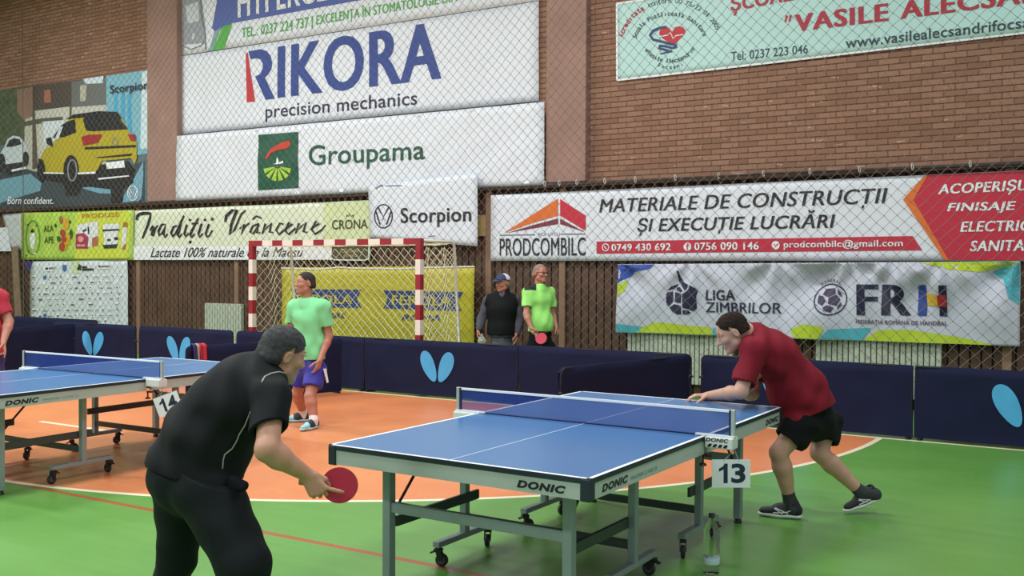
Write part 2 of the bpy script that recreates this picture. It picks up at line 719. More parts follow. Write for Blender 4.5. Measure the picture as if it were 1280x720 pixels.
def radiator(px0, px1, ztop, label):
    a, b = on_y(px0, 420, 2.22), on_y(px1, 420, 2.22)
    x0, x1 = a.x, b.x
    t = thing('radiator', label, 'radiator', ((x0 + x1) / 2, 2.23, 0.0), group='radiators along the panelled wall')
    n = max(3, round((x1 - x0) / 0.066))
    w = (x1 - x0) / n
    mb = MB()
    for i in range(n):
        mb.box((x0 + i * w + 0.006, 2.19, 0.14), (x0 + (i + 1) * w - 0.006, 2.265, ztop), ch=0.008)
    mb.build('rib_bank', RADM, t)
    mb = MB()
    mb.tube([(x0, 2.23, 0.2), (x1, 2.23, 0.2)], 0.025)
    mb.tube([(x0, 2.23, ztop - 0.07), (x1, 2.23, ztop - 0.07)], 0.025)
    mb.build('header_pipe', RADM, t, True)
    for xx in (x0 + 0.15, x1 - 0.15):
        mb = MB()
        mb.box((xx - 0.02, 2.2, 0.0), (xx + 0.02, 2.26, 0.15))
        mb.build('foot', RADM, t)


radiator(257, 303, 1.03, 'pale ribbed radiator left of the goal, by the panelled wall')
radiator(785, 917, 1.0, 'pale ribbed radiator under the left half of the handball league banner')
radiator(1020, 1178, 1.0, 'pale ribbed radiator under the right half of the handball league banner')

# ------------------------------------------------------------------ safety net in front of the wall
CORD = mat('net_cord', '#7a6d64', 0.8, var=0.1)


def net_mesh(P, nu, nv, r, jit, seed, knot=0.0, sides=3):
    """diamond netting; P(u, v) gives the place, u and v count half diamonds"""
    rn = random.Random(seed)
    nodes = {}
    for i in range(nu + 1):
        for j in range(nv + 1):
            if (i + j) % 2 == 0:
                p = P(i, j)
                if p is not None:
                    nodes[(i, j)] = Vector(p) + Vector((rn.uniform(-jit, jit), rn.uniform(-jit, jit) * 0.4, rn.uniform(-jit, jit)))
    V, Fc = [], []
    for (i, j), a in nodes.items():
        for di in (1, -1):
            b = nodes.get((i + di, j + 1))
            if b is None:
                continue
            d = (b - a).normalized()
            s = d.cross(Vector((0, 1, 0.01))).normalized()
            t = d.cross(s)
            n = len(V)
            for q in (a, b):
                for k in range(sides):
                    an = 2 * PI * k / sides
                    V.append(q + (s * math.cos(an) + t * math.sin(an)) * r)
            for k in range(sides):
                k2 = (k + 1) % sides
                Fc.append((n + k, n + k2, n + sides + k2, n + sides + k))
        if knot:
            n = len(V)
            for dv in ((1, 0, 0), (-1, 0, 0), (0, 1, 0), (0, -1, 0), (0, 0, 1), (0, 0, -1)):
                V.append(a + Vector(dv) * knot)
            for f in ((0, 2, 4), (2, 1, 4), (1, 3, 4), (3, 0, 4), (2, 0, 5), (1, 2, 5), (3, 1, 5), (0, 3, 5)):
                Fc.append(tuple(n + i for i in f))
    return V, Fc


NET_Y = 1.92
H = 0.077
nx0 = -10.05


def P_back(i, j):
    x = nx0 + i * H
    z = 0.35 + j * H
    return (x, NET_Y + 0.03 * math.sin(x * 0.9) + 0.02 * math.sin(z * 1.3 + x), z + 0.02 * math.sin(x * 0.7))


V, Fc = net_mesh(P_back, 270, 84, 0.0031, 0.006, 5, 0.0078)
sn = make('safety_net', V, Fc, CORD, None, org=(0, NET_Y, 0.35))
tag(sn, 'wide tan safety net hanging in front of the banners along the back wall', 'net')
mb = MB()
mb.tube([(nx0, NET_Y, 0.35 + k * 0.35) for k in range(20)], 0.009, 6)
mb.build('edge_rope', mat('rope', '#5d5148', 0.8), sn)


def P_side(i, j):
    y = NET_Y - i * H
    z = 0.35 + j * H
    return (nx0 - 0.05 + 0.02 * math.sin(y * 2), y, z)


V, Fc = net_mesh(P_side, 60, 84, 0.0031, 0.006, 8, 0.0078)
sn2 = make('safety_net', V, Fc, CORD, None, org=(nx0 - 0.05, 0, 0.35))
tag(sn2, 'narrow stretch of tan safety net turning towards the hall at the far left corner', 'net')

# cable that carries the lower banners, with hooks
CAB_Y = 2.11
a, b = on_y(640, 233.5, CAB_Y), on_y(1280, 199.5, CAB_Y)
zc = (a.z + b.z) / 2
t = thing('steel_cable', 'dark steel cable with pale hooks strung above the lower row of banners', 'cable', (0, CAB_Y, zc))
mb = MB()
mb.tube([(xx, CAB_Y + 0.006 * math.sin(xx), zc - 0.025 * abs(math.sin(xx * 0.55))) for xx in np.arange(-9.9, 10.6, 0.5)], 0.014, 8)
mb.build('cable', mat('cable_steel', '#2c2826', 0.6), t, True)
HK = mat('hook_metal', '#d8d6d0', 0.4, 0.3)
for px in (682, 700, 722, 757, 795, 845, 899, 955, 1013, 1075, 1141, 1213):
    p = on_y(px, 215, CAB_Y)
    mb = MB()
    ring = [(p.x + 0.009 * math.cos(q), CAB_Y - 0.022 + 0.012 * math.cos(q), zc + 0.0 + 0.04 * math.sin(q)) for q in np.linspace(0, 2 * PI, 13)[:-1]]
    mb.tube(ring, 0.006, 6, closed=True)
    mb.build('hook', HK, t, True)

# ------------------------------------------------------------------ handball goal
WHT = mat('goal_white', '#ddd6cc', 0.45, var=0.05)
REDP = mat('goal_red', '#8e1f2c', 0.45, var=0.08)
GY = 0.14
t = thing('handball_goal', 'red and white striped handball goal with a pale net behind the barriers', 'goal', (0, GY, 0))
for s, nm in ((-1, 'post'), (1, 'post')):
    mb = MB()
    z = 0.0
    k = 0
    edges = [0.0] + [2.0 - 0.4 - 0.2 * i for i in range(7, -1, -1)]
    edges = [0.0, 0.2, 0.4, 0.6, 0.8, 1.0, 1.2, 1.4, 1.6, 1.80]
    for i in range(len(edges) - 1):
        mb.box((s * 1.54 - 0.04, GY - 0.04, edges[i]), (s * 1.54 + 0.04, GY + 0.04, edges[i + 1]), 0 if i % 2 == 0 else 1)
    mb.box((s * 1.54 - 0.04, GY - 0.04, 1.80), (s * 1.54 + 0.04, GY + 0.04, 2.08), 1)
    mb.build('post', [WHT, REDP], t)
mb = MB()
xs = np.linspace(-1.5, 1.5, 16)
for i in range(15):
    mb.box((xs[i], GY - 0.04, 2.0), (xs[i + 1], GY + 0.04, 2.08), 1 if i in (0, 14) or i % 2 == 0 else 0)
mb.build('crossbar', [WHT, REDP], t)
mb = MB()
BT, BB = GY + 0.80, GY + 1.0
for s in (-1, 1):
    mb.tube([(s * 1.54, GY, 2.05), (s * 1.54, BT - 0.08, 2.05), (s * 1.54, BT, 2.0), (s * 1.54, BB, 0.02), (s * 1.54, GY, 0.02)], 0.02, 8)
mb.tube([(-1.54, BB, 0.02), (1.54, BB, 0.02)], 0.02, 8)
mb.build('net_stanchion', mat('stanchion_white', '#d5d3c8', 0.5), t, True)
GNC = mat('goal_net_cord', '#e6dfbf', 0.8)
g = 0.072


def P_gback(i, j):
    z = j * g * 0.98
    if z > 2.03:
        return None
    f = z / 2.03
    sag = 0.10 * math.sin(PI * f) * math.sin(PI * i / 42)
    return (-1.52 + i * 3.04 / 42, BB + (BT - BB) * f + sag, z)


V, Fc = net_mesh(P_gback, 42, 28, 0.0040, 0.010, 11, 0, 4)
for s in (-1, 1):
    def P_gs(i, j, s=s):
        z = j * g * 0.98
        if z > 2.03:
            return None
        dep = 1.0 + (0.80 - 1.0) * z / 2.03
        return (s * (1.53 + 0.03 * math.sin(i)), GY + 0.03 + dep * i / 14, z)
    v2, f2 = net_mesh(P_gs, 14, 28, 0.0038, 0.010, 12 + s, 0, 4)
    n = len(V)
    V += v2
    Fc += [tuple(i + n for i in f) for f in f2]


def P_top(i, j):
    return (-1.52 + i * 3.04 / 42, GY + 0.03 + j * 0.08, 2.04 - 0.04 * math.sin(PI * j / 10))


v2, f2 = net_mesh(P_top, 42, 10, 0.0038, 0.006, 19, 0, 4)
n = len(V)
V += v2
Fc += [tuple(i + n for i in f) for f in f2]
make('goal_net', V, Fc, GNC, t)

# ------------------------------------------------------------------ barriers (surrounds)
NAVY = mat('barrier_cloth', '#1a1e39', 0.85, spec=0.15, var=0.10, scale=2.0, bump=0.15, bscale=8)
BLKM = mat('barrier_frame', '#17181d', 0.5)
SKYB = mat('emblem_blue', '#4aa3d6', 0.6, var=0.04)


def barrier(A, B, label, emblem=True, name='court_barrier', h=0.73, gname='navy court barriers', side=1, r0=0.07, r1=0.07):
    A, B = Vector((*A, 0)), Vector((*B, 0))
    d = (B - A)
    L = d.length
    d.normalize()
    n = Vector((d.y, -d.x, 0)) * side      # towards the hall
    t = thing(name, label, 'barrier', (A + B) / 2, group=gname)
    # frame tube with rounded top corners
    g0, g1 = A + d * 0.012, B - d * 0.012
    pts = [g0 + Vector((0, 0, 0.03))]
    for k in range(6):
        an = PI / 2 * k / 5
        pts.append(g0 + d * (r0 - r0 * math.cos(an)) + Vector((0, 0, h - r0 + r0 * math.sin(an))))
    for k in range(6):
        an = PI / 2 * k / 5
        pts.append(g1 - d * (r1 - r1 * math.sin(an)) + Vector((0, 0, h - r1 + r1 * math.cos(an))))
    pts.append(g1 + Vector((0, 0, 0.03)))
    mb = MB()
    mb.tube(pts, 0.011, 6)
    mb.tube([g0 + Vector((0, 0, 0.05)), g1 + Vector((0, 0, 0.05))], 0.009, 6)
    mb.build('frame', BLKM, t, True)
    # cloth stretched over the frame, slightly slack
    nx, nz = 36, 10
    rs = random.Random(int(A.x * 100 + B.y * 10))
    ph, ph2 = rs.uniform(0, 6), rs.uniform(0, 6)

    def bulge(u, w):
        return 0.006 * math.sin(9 * u + 5 * w + ph) + 0.005 * math.sin(17 * u - 9 * w + ph2) * w

    def outline(u):
        q = u * L
        e = min(q, L - q)
        r = r0 if q < L / 2 else r1
        return h if e >= r else h - r + math.sqrt(max(0, r * r - (r - e) ** 2))
    vs, fs = [], []
    for sd in (1, -1):
        k0 = len(vs)
        for j in range(nz + 1):
            for i in range(nx + 1):
                u = i / nx
                u = 0.5 - 0.5 * math.cos(PI * u) if i not in (0, nx) else u
                u = 0.001 + u * 0.998
                w = j / nz
                z = 0.025 + (outline(u) - 0.012 - 0.025) * w
                vs.append(A + d * (u * L) + n * (sd * 0.013 + bulge(u, w)) + Vector((0, 0, z + 0.022 * (j == nz))))
        for j in range(nz):
            for i in range(nx):
                a = k0 + j * (nx + 1) + i
                f = (a, a + 1, a + nx + 2, a + nx + 1)
                fs.append(f if sd * side > 0 else tuple(reversed(f)))
    m0 = (nx + 1) * (nz + 1)
    for i in range(nx):
        a = nz * (nx + 1) + i
        fs.append((a, a + 1, m0 + a + 1, m0 + a))
    cloth = make('cloth', vs, fs, NAVY, t, None, True)
    for p in (A + d * 0.05, B - d * 0.05):
        mb = MB()
        mb.bar(p - n * 0.16 + Vector((0, 0, 0.012)), p + n * 0.035 + Vector((0, 0, 0.012)), 0.03, 0.022)
        mb.build('foot', BLKM, t)
    for p in ([A] if r0 > 0.05 else []) + ([B] if r1 > 0.05 else []):
        mb = MB()
        c = p + Vector((0, 0, h - 0.24)) + d * (0.012 if p == A else -0.012)
        mb.ball(c, 0.024, 8)
        mb.bar(c - d * 0.03, c + d * 0.03, 0.02, 0.02)
        mb.build('joining_clip', BLKM, t)
    if emblem:
        ec = 0.5 * L if emblem is True else emblem
        V, Fc = [], []
        for sg in (-1, 1):
            # a wing: long rounded leaf leaning outwards
            cx, cz = ec + sg * 0.132, 0.405
            lean = sg * math.radians(26)
            k0 = len(V)
            N = 40
            P2 = []
            for q in range(N):
                an = 2 * PI * q / N
                ax = 0.100 * math.cos(an) * (1.0 + 0.22 * math.sin(an))
                az = 0.215 * math.sin(an)
                P2.append((cx + ax * math.cos(lean) + az * math.sin(lean), cz - ax * math.sin(lean) + az * math.cos(lean)))
            for q in P2:
                u = q[0] / L
                w = (q[1] - 0.025) / (h - 0.037)
                V.append(A + d * q[0] + n * (0.017 + bulge(u, w)) + Vector((0, 0, q[1])))
            Fc.append(tuple(range(k0, k0 + N)) if side > 0 else tuple(range(k0 + N - 1, k0 - 1, -1)))
            # a centre vertex keeps the print close to the slack cloth
        V2, F2 = [], []
        for f in Fc:
            c = sum((V[i] for i in f), Vector((0, 0, 0))) / len(f)
            k0 = len(V2)
            V2 += [V[i] + n * 0.006 for i in f] + [c + n * 0.006]
            F2 += [(k0 + i, k0 + (i + 1) % len(f), k0 + len(f)) for i in range(len(f))]
        make('wing_emblem', V2, F2, SKYB, cloth)
    return t


def bx(px):
    return on_y(px, 440, 0.06).x


seam = [bx(172.5), bx(292.5), bx(456), bx(648.5), bx(870), bx(1143)]
seam_l = seam[0] - 2.2
EY = 0.06
barrier((seam_l, EY), (seam[0] - 0.04, EY), 'navy barrier with wing emblem behind the left table, in front of the sponsor board')
barrier((seam[0] + 0.04, EY), (seam[1] - 0.02, EY), 'navy barrier with a half hidden wing emblem, left of the goal and behind the towels', emblem=0.95)
barrier((seam[1] + 0.06, EY), (seam[2] - 0.004, EY), 'navy barrier across the goal mouth, behind the man in the mint shirt', emblem=False, r1=0.015)
barrier((seam[2] + 0.004, EY), (seam[3] - 0.004, EY), 'navy barrier with the complete wing emblem, in front of the right goal post', r0=0.015, r1=0.015)
barrier((seam[3] + 0.004, EY), (seam[4] - 0.05, EY), 'plain navy barrier below the two standing spectators', emblem=False, r0=0.015)
barrier((seam[4] + 0.06, EY), (seam[5] - 0.004, EY), 'navy barrier behind the stooping man in the dark red shirt', emblem=0.97, r1=0.015)
barrier((seam[5] + 0.004, EY), (seam[5] + 2.35, EY), 'rightmost navy barrier, its wing emblem cut by the right edge of the photo', emblem=0.97, r0=0.015)
# the dividers between the courts and the left end
pA, pB = on_z(700, 461, 0.73), on_z(868, 443.5, 0.73)
barrier((pA.x, pA.y), (min(pB.x, 5.38), min(pB.y, -0.03)), 'plain navy divider barrier running back behind the far end of the right table', emblem=False)
pA, pB = on_z(232, 433.5, 0.73), on_z(328, 428.5, 0.73)
dv = (Vector((pB.x, pB.y, 0)) - Vector((pA.x, pA.y, 0))).normalized() * 2.2
TOWA, TOWD = Vector((pA.x, pA.y, 0)), dv.normalized()
barrier((pA.x, pA.y), (pA.x + dv.x, pA.y + dv.y), 'plain navy divider barrier with towels over it, behind the man in black', emblem=False)
pA, pB = on_z(-60, 417, 0.73), on_z(93, 405, 0.73)
barrier((pA.x, pA.y), (pB.x, min(pB.y, -0.02)), 'plain navy barrier at the far left edge, beside the man in the red top', emblem=False)
pA, pB = on_y(18, 401, 0.75), on_y(122, 401.5, 0.75)
barrier((pA.x, 0.75), (pB.x, 0.75), 'plain navy barrier standing furthest back, below the sponsor board', emblem=False, h=0.73)
# ------------------------------------------------------------------ banners
def pr(name, h, rough=0.55, var=0.03):
    return mat(name, h, rough, var=var)


VIN = mat('vinyl_white', '#e2e6f0', 0.5, var=0.02, scale=2)
INK = pr('print_black', '#1d2028')
BLUE = pr('print_blue', '#1f3f8f')
NAVYP = pr('print_navy', '#1c2140')
REDI = pr('print_red', '#c4202f')
WHI = pr('print_white', '#eceff2')
ORA = pr('print_orange', '#e0702a')
GRN = pr('print_green', '#4fae3c')
DGRN = pr('print_dark_green', '#0f5440')
LIME = pr('print_lime', '#b9cf2e')
CYAN = pr('print_cyan', '#4fb3c4')
BANS = 'sponsor banners on the back wall'


def Q(x0, t0, b0, x1, t1, b1):
    return [(x0, t0), (x1, t1), (x1, b1), (x0, b0)]


# dental clinic banner, top left
B = Sheet('advertising_banner', 'white and blue dental clinic banner at the top, above the blue lettered banner', 'banner',
          [(227, -45), (676, -130), (676, 0.5), (227, 69.5)], HI_Y, VIN, waves(0.006, 1), BANS)
B.poly('printed_field', [(278, -30), (265.5, 35), (270, 40), (291, 29), (455, -0.5), (676, -42), (676, -130), (278, -48)], pr('clinic_blue', '#4a60ac'))
B.poly('printed_field', [(279, 33.5), (291, 29.5), (281, 61), (266.5, 63.5)], GRN)
B.poly('printed_field', [(268.5, 40), (277, 34), (266.5, 63.5), (262, 64)], pr('clinic_teal', '#7fa5a8'))
B.poly('picture', [(231, 0), (252, -4), (257, 30), (256, 54), (229, 56), (229, 36)], pr('clinic_grey', '#9aa0aa'))
B.polys('picture', [[(233, 8), (249, 2), (250, 26), (236, 30)], [(241, 42), (244, 41.5), (244.5, 49), (241, 49.5)]], pr('clinic_pale', '#cfd4da'), 2)
B.stroke('picture', [[(228, 57), (240, 62), (252, 57), (256, 53)], [(252, -2), (252.5, 20), (257, 40), (258, 63)]], 1.2, pr('clinic_line', '#676d78'), 2)
B.text('HYPERCLINIC', Q(298, -16, 23, 470, -52, -11), WHI, 0.03, layer=2)
B.text('TEL.: 0237 224 737', Q(302.5, 35.2, 47.6, 386.5, 21.2, 34.5), GRN, 0.012)
B.text('|', Q(390, 20, 36, 391.5, 19.7, 35.7), GRN)
B.text('EXCELENȚA ÎN STOMATOLOGIE DIN', Q(396, 16.5, 35, 572, -14, 5.5), GRN, 0.022)

# blue lettered mechanics banner
B = Sheet('advertising_banner', 'white banner with big dark blue letters and a red stroke, second from the top', 'banner',
          [(226.5, 70.5), (674, 1.5), (674, 126.5), (226.5, 168.5)], HI_Y, VIN, waves(0.008, 2), BANS)
B.text('IKORA', Q(347.5, 57.8, 123.3, 552.5, 25.8, 99), BLUE, 0.035)


def c2(pts):
    return [(200 + x / 4, y / 4) for x, y in pts]


B.polys('lettering', [c2([(445, 257), (505, 246), (535, 255), (556, 280), (564, 315), (560, 345), (545, 372), (528, 388), (577, 494), (530, 500), (478, 383),
                          (505, 370), (516, 345), (516, 318), (505, 298), (485, 292), (456, 297)])], BLUE)
B.poly('lettering', c2([(432, 268), (442, 262), (478, 508), (436, 512)]), REDI)
B.text('precision mechanics', Q(332.5, 131.5, 153, 522.5, 113.5, 136.5), NAVYP, 0.008)

# insurer banner with a green square
B = Sheet('advertising_banner', 'white creased banner with a dark green square emblem and green lettering', 'banner',
          [(221.5, 170), (681, 127.5), (681, 231), (220.5, 251)], 2.175, VIN, waves(0.014, 3, 0.4, 1.3), BANS)
B.poly('emblem', [(323.7, 168.7), (374, 165), (374.2, 235.2), (323.7, 238)], DGRN)


def c7(pts):
    return [(200 + x / 4, 160 + y / 4) for x, y in pts]


B.poly('emblem', c7([(535, 142), (556, 108), (590, 88), (622, 70), (655, 64), (658, 82), (640, 102), (598, 110), (560, 125), (540, 160)]), pr('insurer_red', '#d3402f'), 2)
B.polys('emblem', [c7([(568, 182), (585, 176), (586, 160), (590, 143), (595, 160), (597, 172), (620, 164), (620, 176), (604, 180)])], WHI, 2)
fan = []
cxx, cyy = 593, 178
for k in range(6):
    a0, a1 = 188 + k * 28 + 3, 188 + k * 28 + 22
    rx, ry = 70, 90
    fan.append(c7([(cxx + 16 * math.cos(math.radians(a0)), cyy + 14 - 12 * math.sin(math.radians(a0))),
                   (cxx + rx * math.cos(math.radians(a0)), cyy + 12 - ry * math.sin(math.radians(a0)) * 0.85),
                   (cxx + rx * math.cos(math.radians(a1)), cyy + 12 - ry * math.sin(math.radians(a1)) * 0.85),
                   (cxx + 16 * math.cos(math.radians(a1)), cyy + 14 - 12 * math.sin(math.radians(a1)))]))
B.polys('emblem', fan, pr('insurer_lime', '#a9cf3a'), 2)
B.text('Groupama', Q(387.5, 182, 215, 532.5, 174.5, 207), DGRN, 0.01)

# white dealer sheet with ring emblem
B = Sheet('advertising_banner', 'small white sheet with a ring emblem and black lettering, over the goal', 'banner',
          [(461, 233), (597.5, 215.5), (597, 308), (463, 297)], 2.085, VIN, waves(0.008, 4), BANS, nx=16)
B.ring('emblem', 480, 270.3, 11, 14.6, 1.5, NAVYP)
B.stroke('emblem', [[(473.5, 259.5), (480, 271), (486.5, 259)], [(470.8, 264.5), (476, 281), (480, 272.5), (484, 281), (489.5, 264)]], 1.9, NAVYP)
B.text('Scorpion', Q(501.5, 260, 285, 589.7, 258, 282.5), INK, 0.022)
B.stroke('lettering', [[(470, 236), (474, 233), (479, 231.5)]], 2.0, pr('print_grey', '#7c818c'))
B.stroke('lettering', [[(482, 232.5), (503, 231.8)]], 1.2, pr('print_grey', '#7c818c'))
B.stroke('lettering', [[(536, 295.5), (545, 295)]], 1.2, pr('print_grey', '#7c818c'))

# dairy banner with brush lettering
CREAM = mat('vinyl_cream', '#dfe6cd', 0.5, var=0.03, scale=2)
B = Sheet('advertising_banner', 'pale cream dairy banner with black brush script, left of and behind the goal', 'banner',
          [(167, 263.5), (464.5, 250), (463, 325), (167, 325)], LO_Y, CREAM, waves(0.008, 5), BANS)
B.poly('printed_field', [(167.4, 308), (400, 308), (420, 316), (420, 324.5), (167.4, 324.8)], WHI)
B.poly('printed_field', [(405, 254), (464, 251), (463, 300), (405, 301)], pr('dairy_lime', '#d6dfae'))


def script(px0, base0, px1, base1, lines, w, material):
    """brush strokes given in a unit frame: x 0..1 along the word, y in pixels above the base line"""
    out = []
    for ln in lines:
        o_ = []
        for p in ln:
            x = px0 + (px1 - px0) * p[0]
            y = base0 + (base1 - base0) * p[0] - p[1]
            o_.append((x, y, p[2] if len(p) > 2 else w))
        out.append(o_)
    B.stroke('lettering', out, w, material, 2)


def c5(pts):
    return [(160 + p[0] / 9, 250 + p[1] / 9, p[2] if len(p) > 2 else 3.0) for p in pts]


trad = [
    [(108, 225, 3.5), (112, 185, 4), (140, 158, 4), (200, 148, 4), (262, 152, 3.5), (258, 200, 3), (225, 300, 3), (192, 380, 3), (172, 432, 2)],
    [(255, 345, 2.2), (290, 290, 2.5), (298, 300, 2.5), (272, 395, 2.5), (290, 408, 2), (318, 320, 2), (345, 285, 2.2)],
    [(425, 275, 2.2), (390, 275, 2.6), (352, 350, 3), (360, 400, 3), (395, 370, 2.4), (432, 275, 2.6), (408, 380, 3), (425, 420, 2.6), (455, 380, 2)],
    [(560, 290, 2.2), (520, 300, 2.6), (492, 370, 3), (508, 412, 3), (545, 370, 2.4), (640, 175, 2.6), (590, 320, 3), (565, 390, 3), (580, 420, 2.6), (615, 380, 2)],
    [(672, 275, 2.6), (640, 380, 3), (655, 415, 2.6), (690, 370, 2)],
    [(800, 205, 2.6), (750, 300, 2.8), (705, 395, 3), (720, 420, 2.6), (760, 380, 2)], [(725, 268, 2.2), (800, 258, 2.2)],
    [(838, 265, 2.6), (798, 380, 3), (812, 418, 2.6), (850, 375, 2)],
    [(920, 270, 2.6), (880, 380, 3), (895, 415, 2.6), (925, 400, 2), (958, 340, 2)],
    [(700, 235, 3), (712, 212, 3)], [(868, 235, 3), (880, 212, 3)], [(952, 230, 3), (966, 200, 3)],
    [(700, 488, 3), (714, 458, 3)]]
B.stroke('lettering', [c5(l) for l in trad], 3, INK, 2)


def c7s(pts):
    return [(200 + p[0] / 4, 160 + p[1] / 4, p[2] if len(p) > 2 else 3.0) for p in pts]


vr = [
    [(330, 470, 3), (335, 440, 3.5), (365, 412, 4), (388, 410, 4), (360, 480, 3.5), (352, 532, 3.5), (375, 510, 2.6), (410, 430, 2.4), (432, 412, 2.2)],
    [(402, 505, 2), (425, 480, 2.6), (412, 530, 2.6), (432, 490, 2), (452, 475, 2.4)],
    [(498, 478, 2.2), (468, 490, 2.6), (455, 520, 3), (470, 530, 2.6), (500, 480, 2.6), (488, 525, 3), (505, 522, 2)],
    [(466, 458, 2), (485, 440, 2.2), (512, 452, 2)],
    [(530, 478, 2.6), (515, 530, 2.8), (540, 495, 2), (560, 475, 2.6), (552, 520, 3), (570, 522, 2)],
    [(622, 482, 2.4), (605, 476, 2.6), (585, 510, 3), (600, 532, 2.8), (632, 505, 2)],
    [(635, 505, 2), (665, 480, 2.4), (650, 472, 2.6), (630, 512, 3), (648, 532, 2.8), (682, 500, 2)],
    [(700, 475, 2.6), (682, 528, 2.8), (710, 492, 2), (735, 472, 2.6), (722, 518, 3), (742, 522, 2)],
    [(765, 500, 2), (800, 478, 2.4), (785, 465, 2.6), (762, 508, 3), (780, 530, 2.8), (812, 510, 2.2), (832, 485, 1.8)]]
B.stroke('lettering', [c7s(l) for l in vr], 3, INK, 2)
B.text('CRONA', Q(416, 275, 287, 460.5, 274, 285.5), pr('dairy_olive', '#3d4424'), 0.012, layer=2)
B.stroke('emblem', [[(434.5, 271.5), (434, 268.5), (436.5, 270.5), (438.3, 267.5), (440, 270.5), (442.5, 268.2), (442, 271.3)]], 1.2, pr('dairy_olive', '#3d4424'), 2)
B.text('Lactate 100% naturale de la Macsu', Q(189, 309.5, 321.5, 380, 309, 321), INK, 0.006, 0.45, layer=2)
B.poly('printed_field', [(415.5, 308), (461, 307.5), (461.5, 322), (458, 325), (418, 324.5), (415, 321)], pr('dairy_label', '#4a452f'), 2)
B.stroke('printed_field', [[(415, 307.5), (462, 307), (462, 323), (458, 325.2), (418, 324.8), (414.6, 321), (415, 307.5)]], 1.3, WHI, 3)
B.text('Crona', Q(428, 311, 316, 450, 310.5, 315.5), pr('dairy_gold', '#b9ad72'), 0.0, 0.4, layer=3)
B.text('Familia', Q(430, 317.5, 321.5, 448, 317, 321), pr('dairy_gold', '#b9ad72'), 0.0, 0.4, layer=3)

# lime food banner
LIM = mat('vinyl_lime', '#b3d355', 0.5, var=0.14, scale=3)
B = Sheet('advertising_banner', 'lime green food products banner above the sponsor board', 'banner',
          [(26.5, 266), (168, 262.5), (167, 325), (27, 324.5)], LO_Y - 0.02, LIM, waves(0.008, 6), BANS, nx=16)


def c4(pts):
    return [(20 + x / 8, 255 + y / 8) for x, y in pts]


B.polys('printed_field', [c4([(600, 95), (1120, 75), (1160, 130), (1120, 540), (600, 545)])], pr('food_yellow', '#cfd84a'))
B.ring('emblem', 42, 297, 8.5, 21, 2.0, pr('food_green', '#5c9a3c'))
B.polys('picture', [c4([(150, 300), (195, 285), (205, 360), (190, 450), (165, 450), (145, 360)]), c4([(180, 490), (220, 490), (220, 500), (180, 500)])], WHI, 2)
B.polys('picture', [c4([(155, 270), (175, 245), (195, 265), (190, 285), (160, 285)])], INK, 2)
B.stroke('emblem', [c4([(115, 210), (135, 205)]), c4([(205, 215), (225, 212)]), c4([(125, 475), (140, 475)]), c4([(105, 515), (120, 515)])], 1.8, DGRN, 2)
B.text('ALA', Q(56, 282, 290, 68, 281, 289), pr('food_dark', '#2f5a1e'), 0.02, layer=2)
B.text('APE', Q(56.5, 296, 304, 68, 295.5, 304), pr('food_dark', '#2f5a1e'), 0.02, layer=2)
fr = [('#a86a3c', [(458, 160, 18, 40)]), ('#d8a52a', [(510, 200, 34, 60), (530, 350, 28, 60), (500, 420, 25, 40)]),
      ('#b0402a', [(478, 290, 28, 36), (490, 355, 30, 30), (472, 425, 32, 44)]), ('#2f5a2e', [(435, 350, 20, 30), (560, 300, 18, 50), (545, 180, 12, 18), (405, 215, 12, 20)])]
for hx, L_ in fr:
    B.polys('picture', [c4(circ(*q, n=16)) for q in L_], pr('food_' + hx[1:], hx), 2 if hx != '#b0402a' else 3)
B.polys('picture', [c4([(620, 210), (830, 170), (830, 420), (735, 430), (610, 445)])], pr('food_pack', '#dfe3e6'), 2)
B.polys('picture', [c4([(610, 300), (690, 290), (735, 330), (725, 445), (610, 445)])], pr('food_crimson', '#a8324a'), 3)
B.polys('picture', [c4(circ(663, 350, 28, 30, 16)), c4([(625, 405), (705, 405), (705, 425), (625, 425)])], pr('food_pink', '#e39aa6'), 4)
B.polys('picture', [c4([(675, 270), (710, 245), (722, 255), (690, 280)]), c4([(730, 230), (742, 225), (745, 300), (733, 300)])], INK, 4)
B.polys('picture', [c4([(770, 340), (830, 320), (830, 415), (770, 425)])], pr('food_rust', '#b86a4a'), 3)
B.polys('picture', [c4([(880, 200), (1040, 195), (1040, 250), (1025, 255), (1030, 420), (890, 430), (885, 260), (880, 250)])], pr('food_pack', '#dfe3e6'), 2)
B.polys('picture', [c4([(875, 255), (1040, 248), (1040, 265), (875, 275)]), c4([(875, 410), (1030, 400), (1010, 440), (890, 445)]), c4(circ(940, 360, 20, 12, 12)), c4(circ(1010, 345, 22, 16, 12))], pr('food_ink', '#26352e'), 3)
B.polys('picture', [c4([(1075, 230), (1120, 235), (1105, 400), (1100, 455), (1060, 450)])], pr('food_pack', '#dfe3e6'), 2)
B.polys('picture', [c4([(1078, 185), (1122, 180), (1122, 232), (1078, 232)]), c4([(1065, 445), (1105, 390), (1100, 455)])], pr('food_ochre', '#a8792a'), 3)
B.text('PRODUSE', Q(103, 267.5, 273, 150, 265, 270.5), pr('food_amber', '#c9832a'), 0.02, layer=2)

# car advertisement behind the pillar
B = Sheet('advertising_poster', 'large picture poster of a yellow car, at the far left of the brick wall', 'poster',
          [(-2, 113.5), (196, 86), (196, 252.5), (-2, 266.5)], HI_Y, pr('poster_slate', '#5d7078', var=0.10), None, 'poster on the wall', nx=2, nz=2)


def cv(pts):
    return [(x / 5.142, 120 + y / 5.142) for x, y in pts]


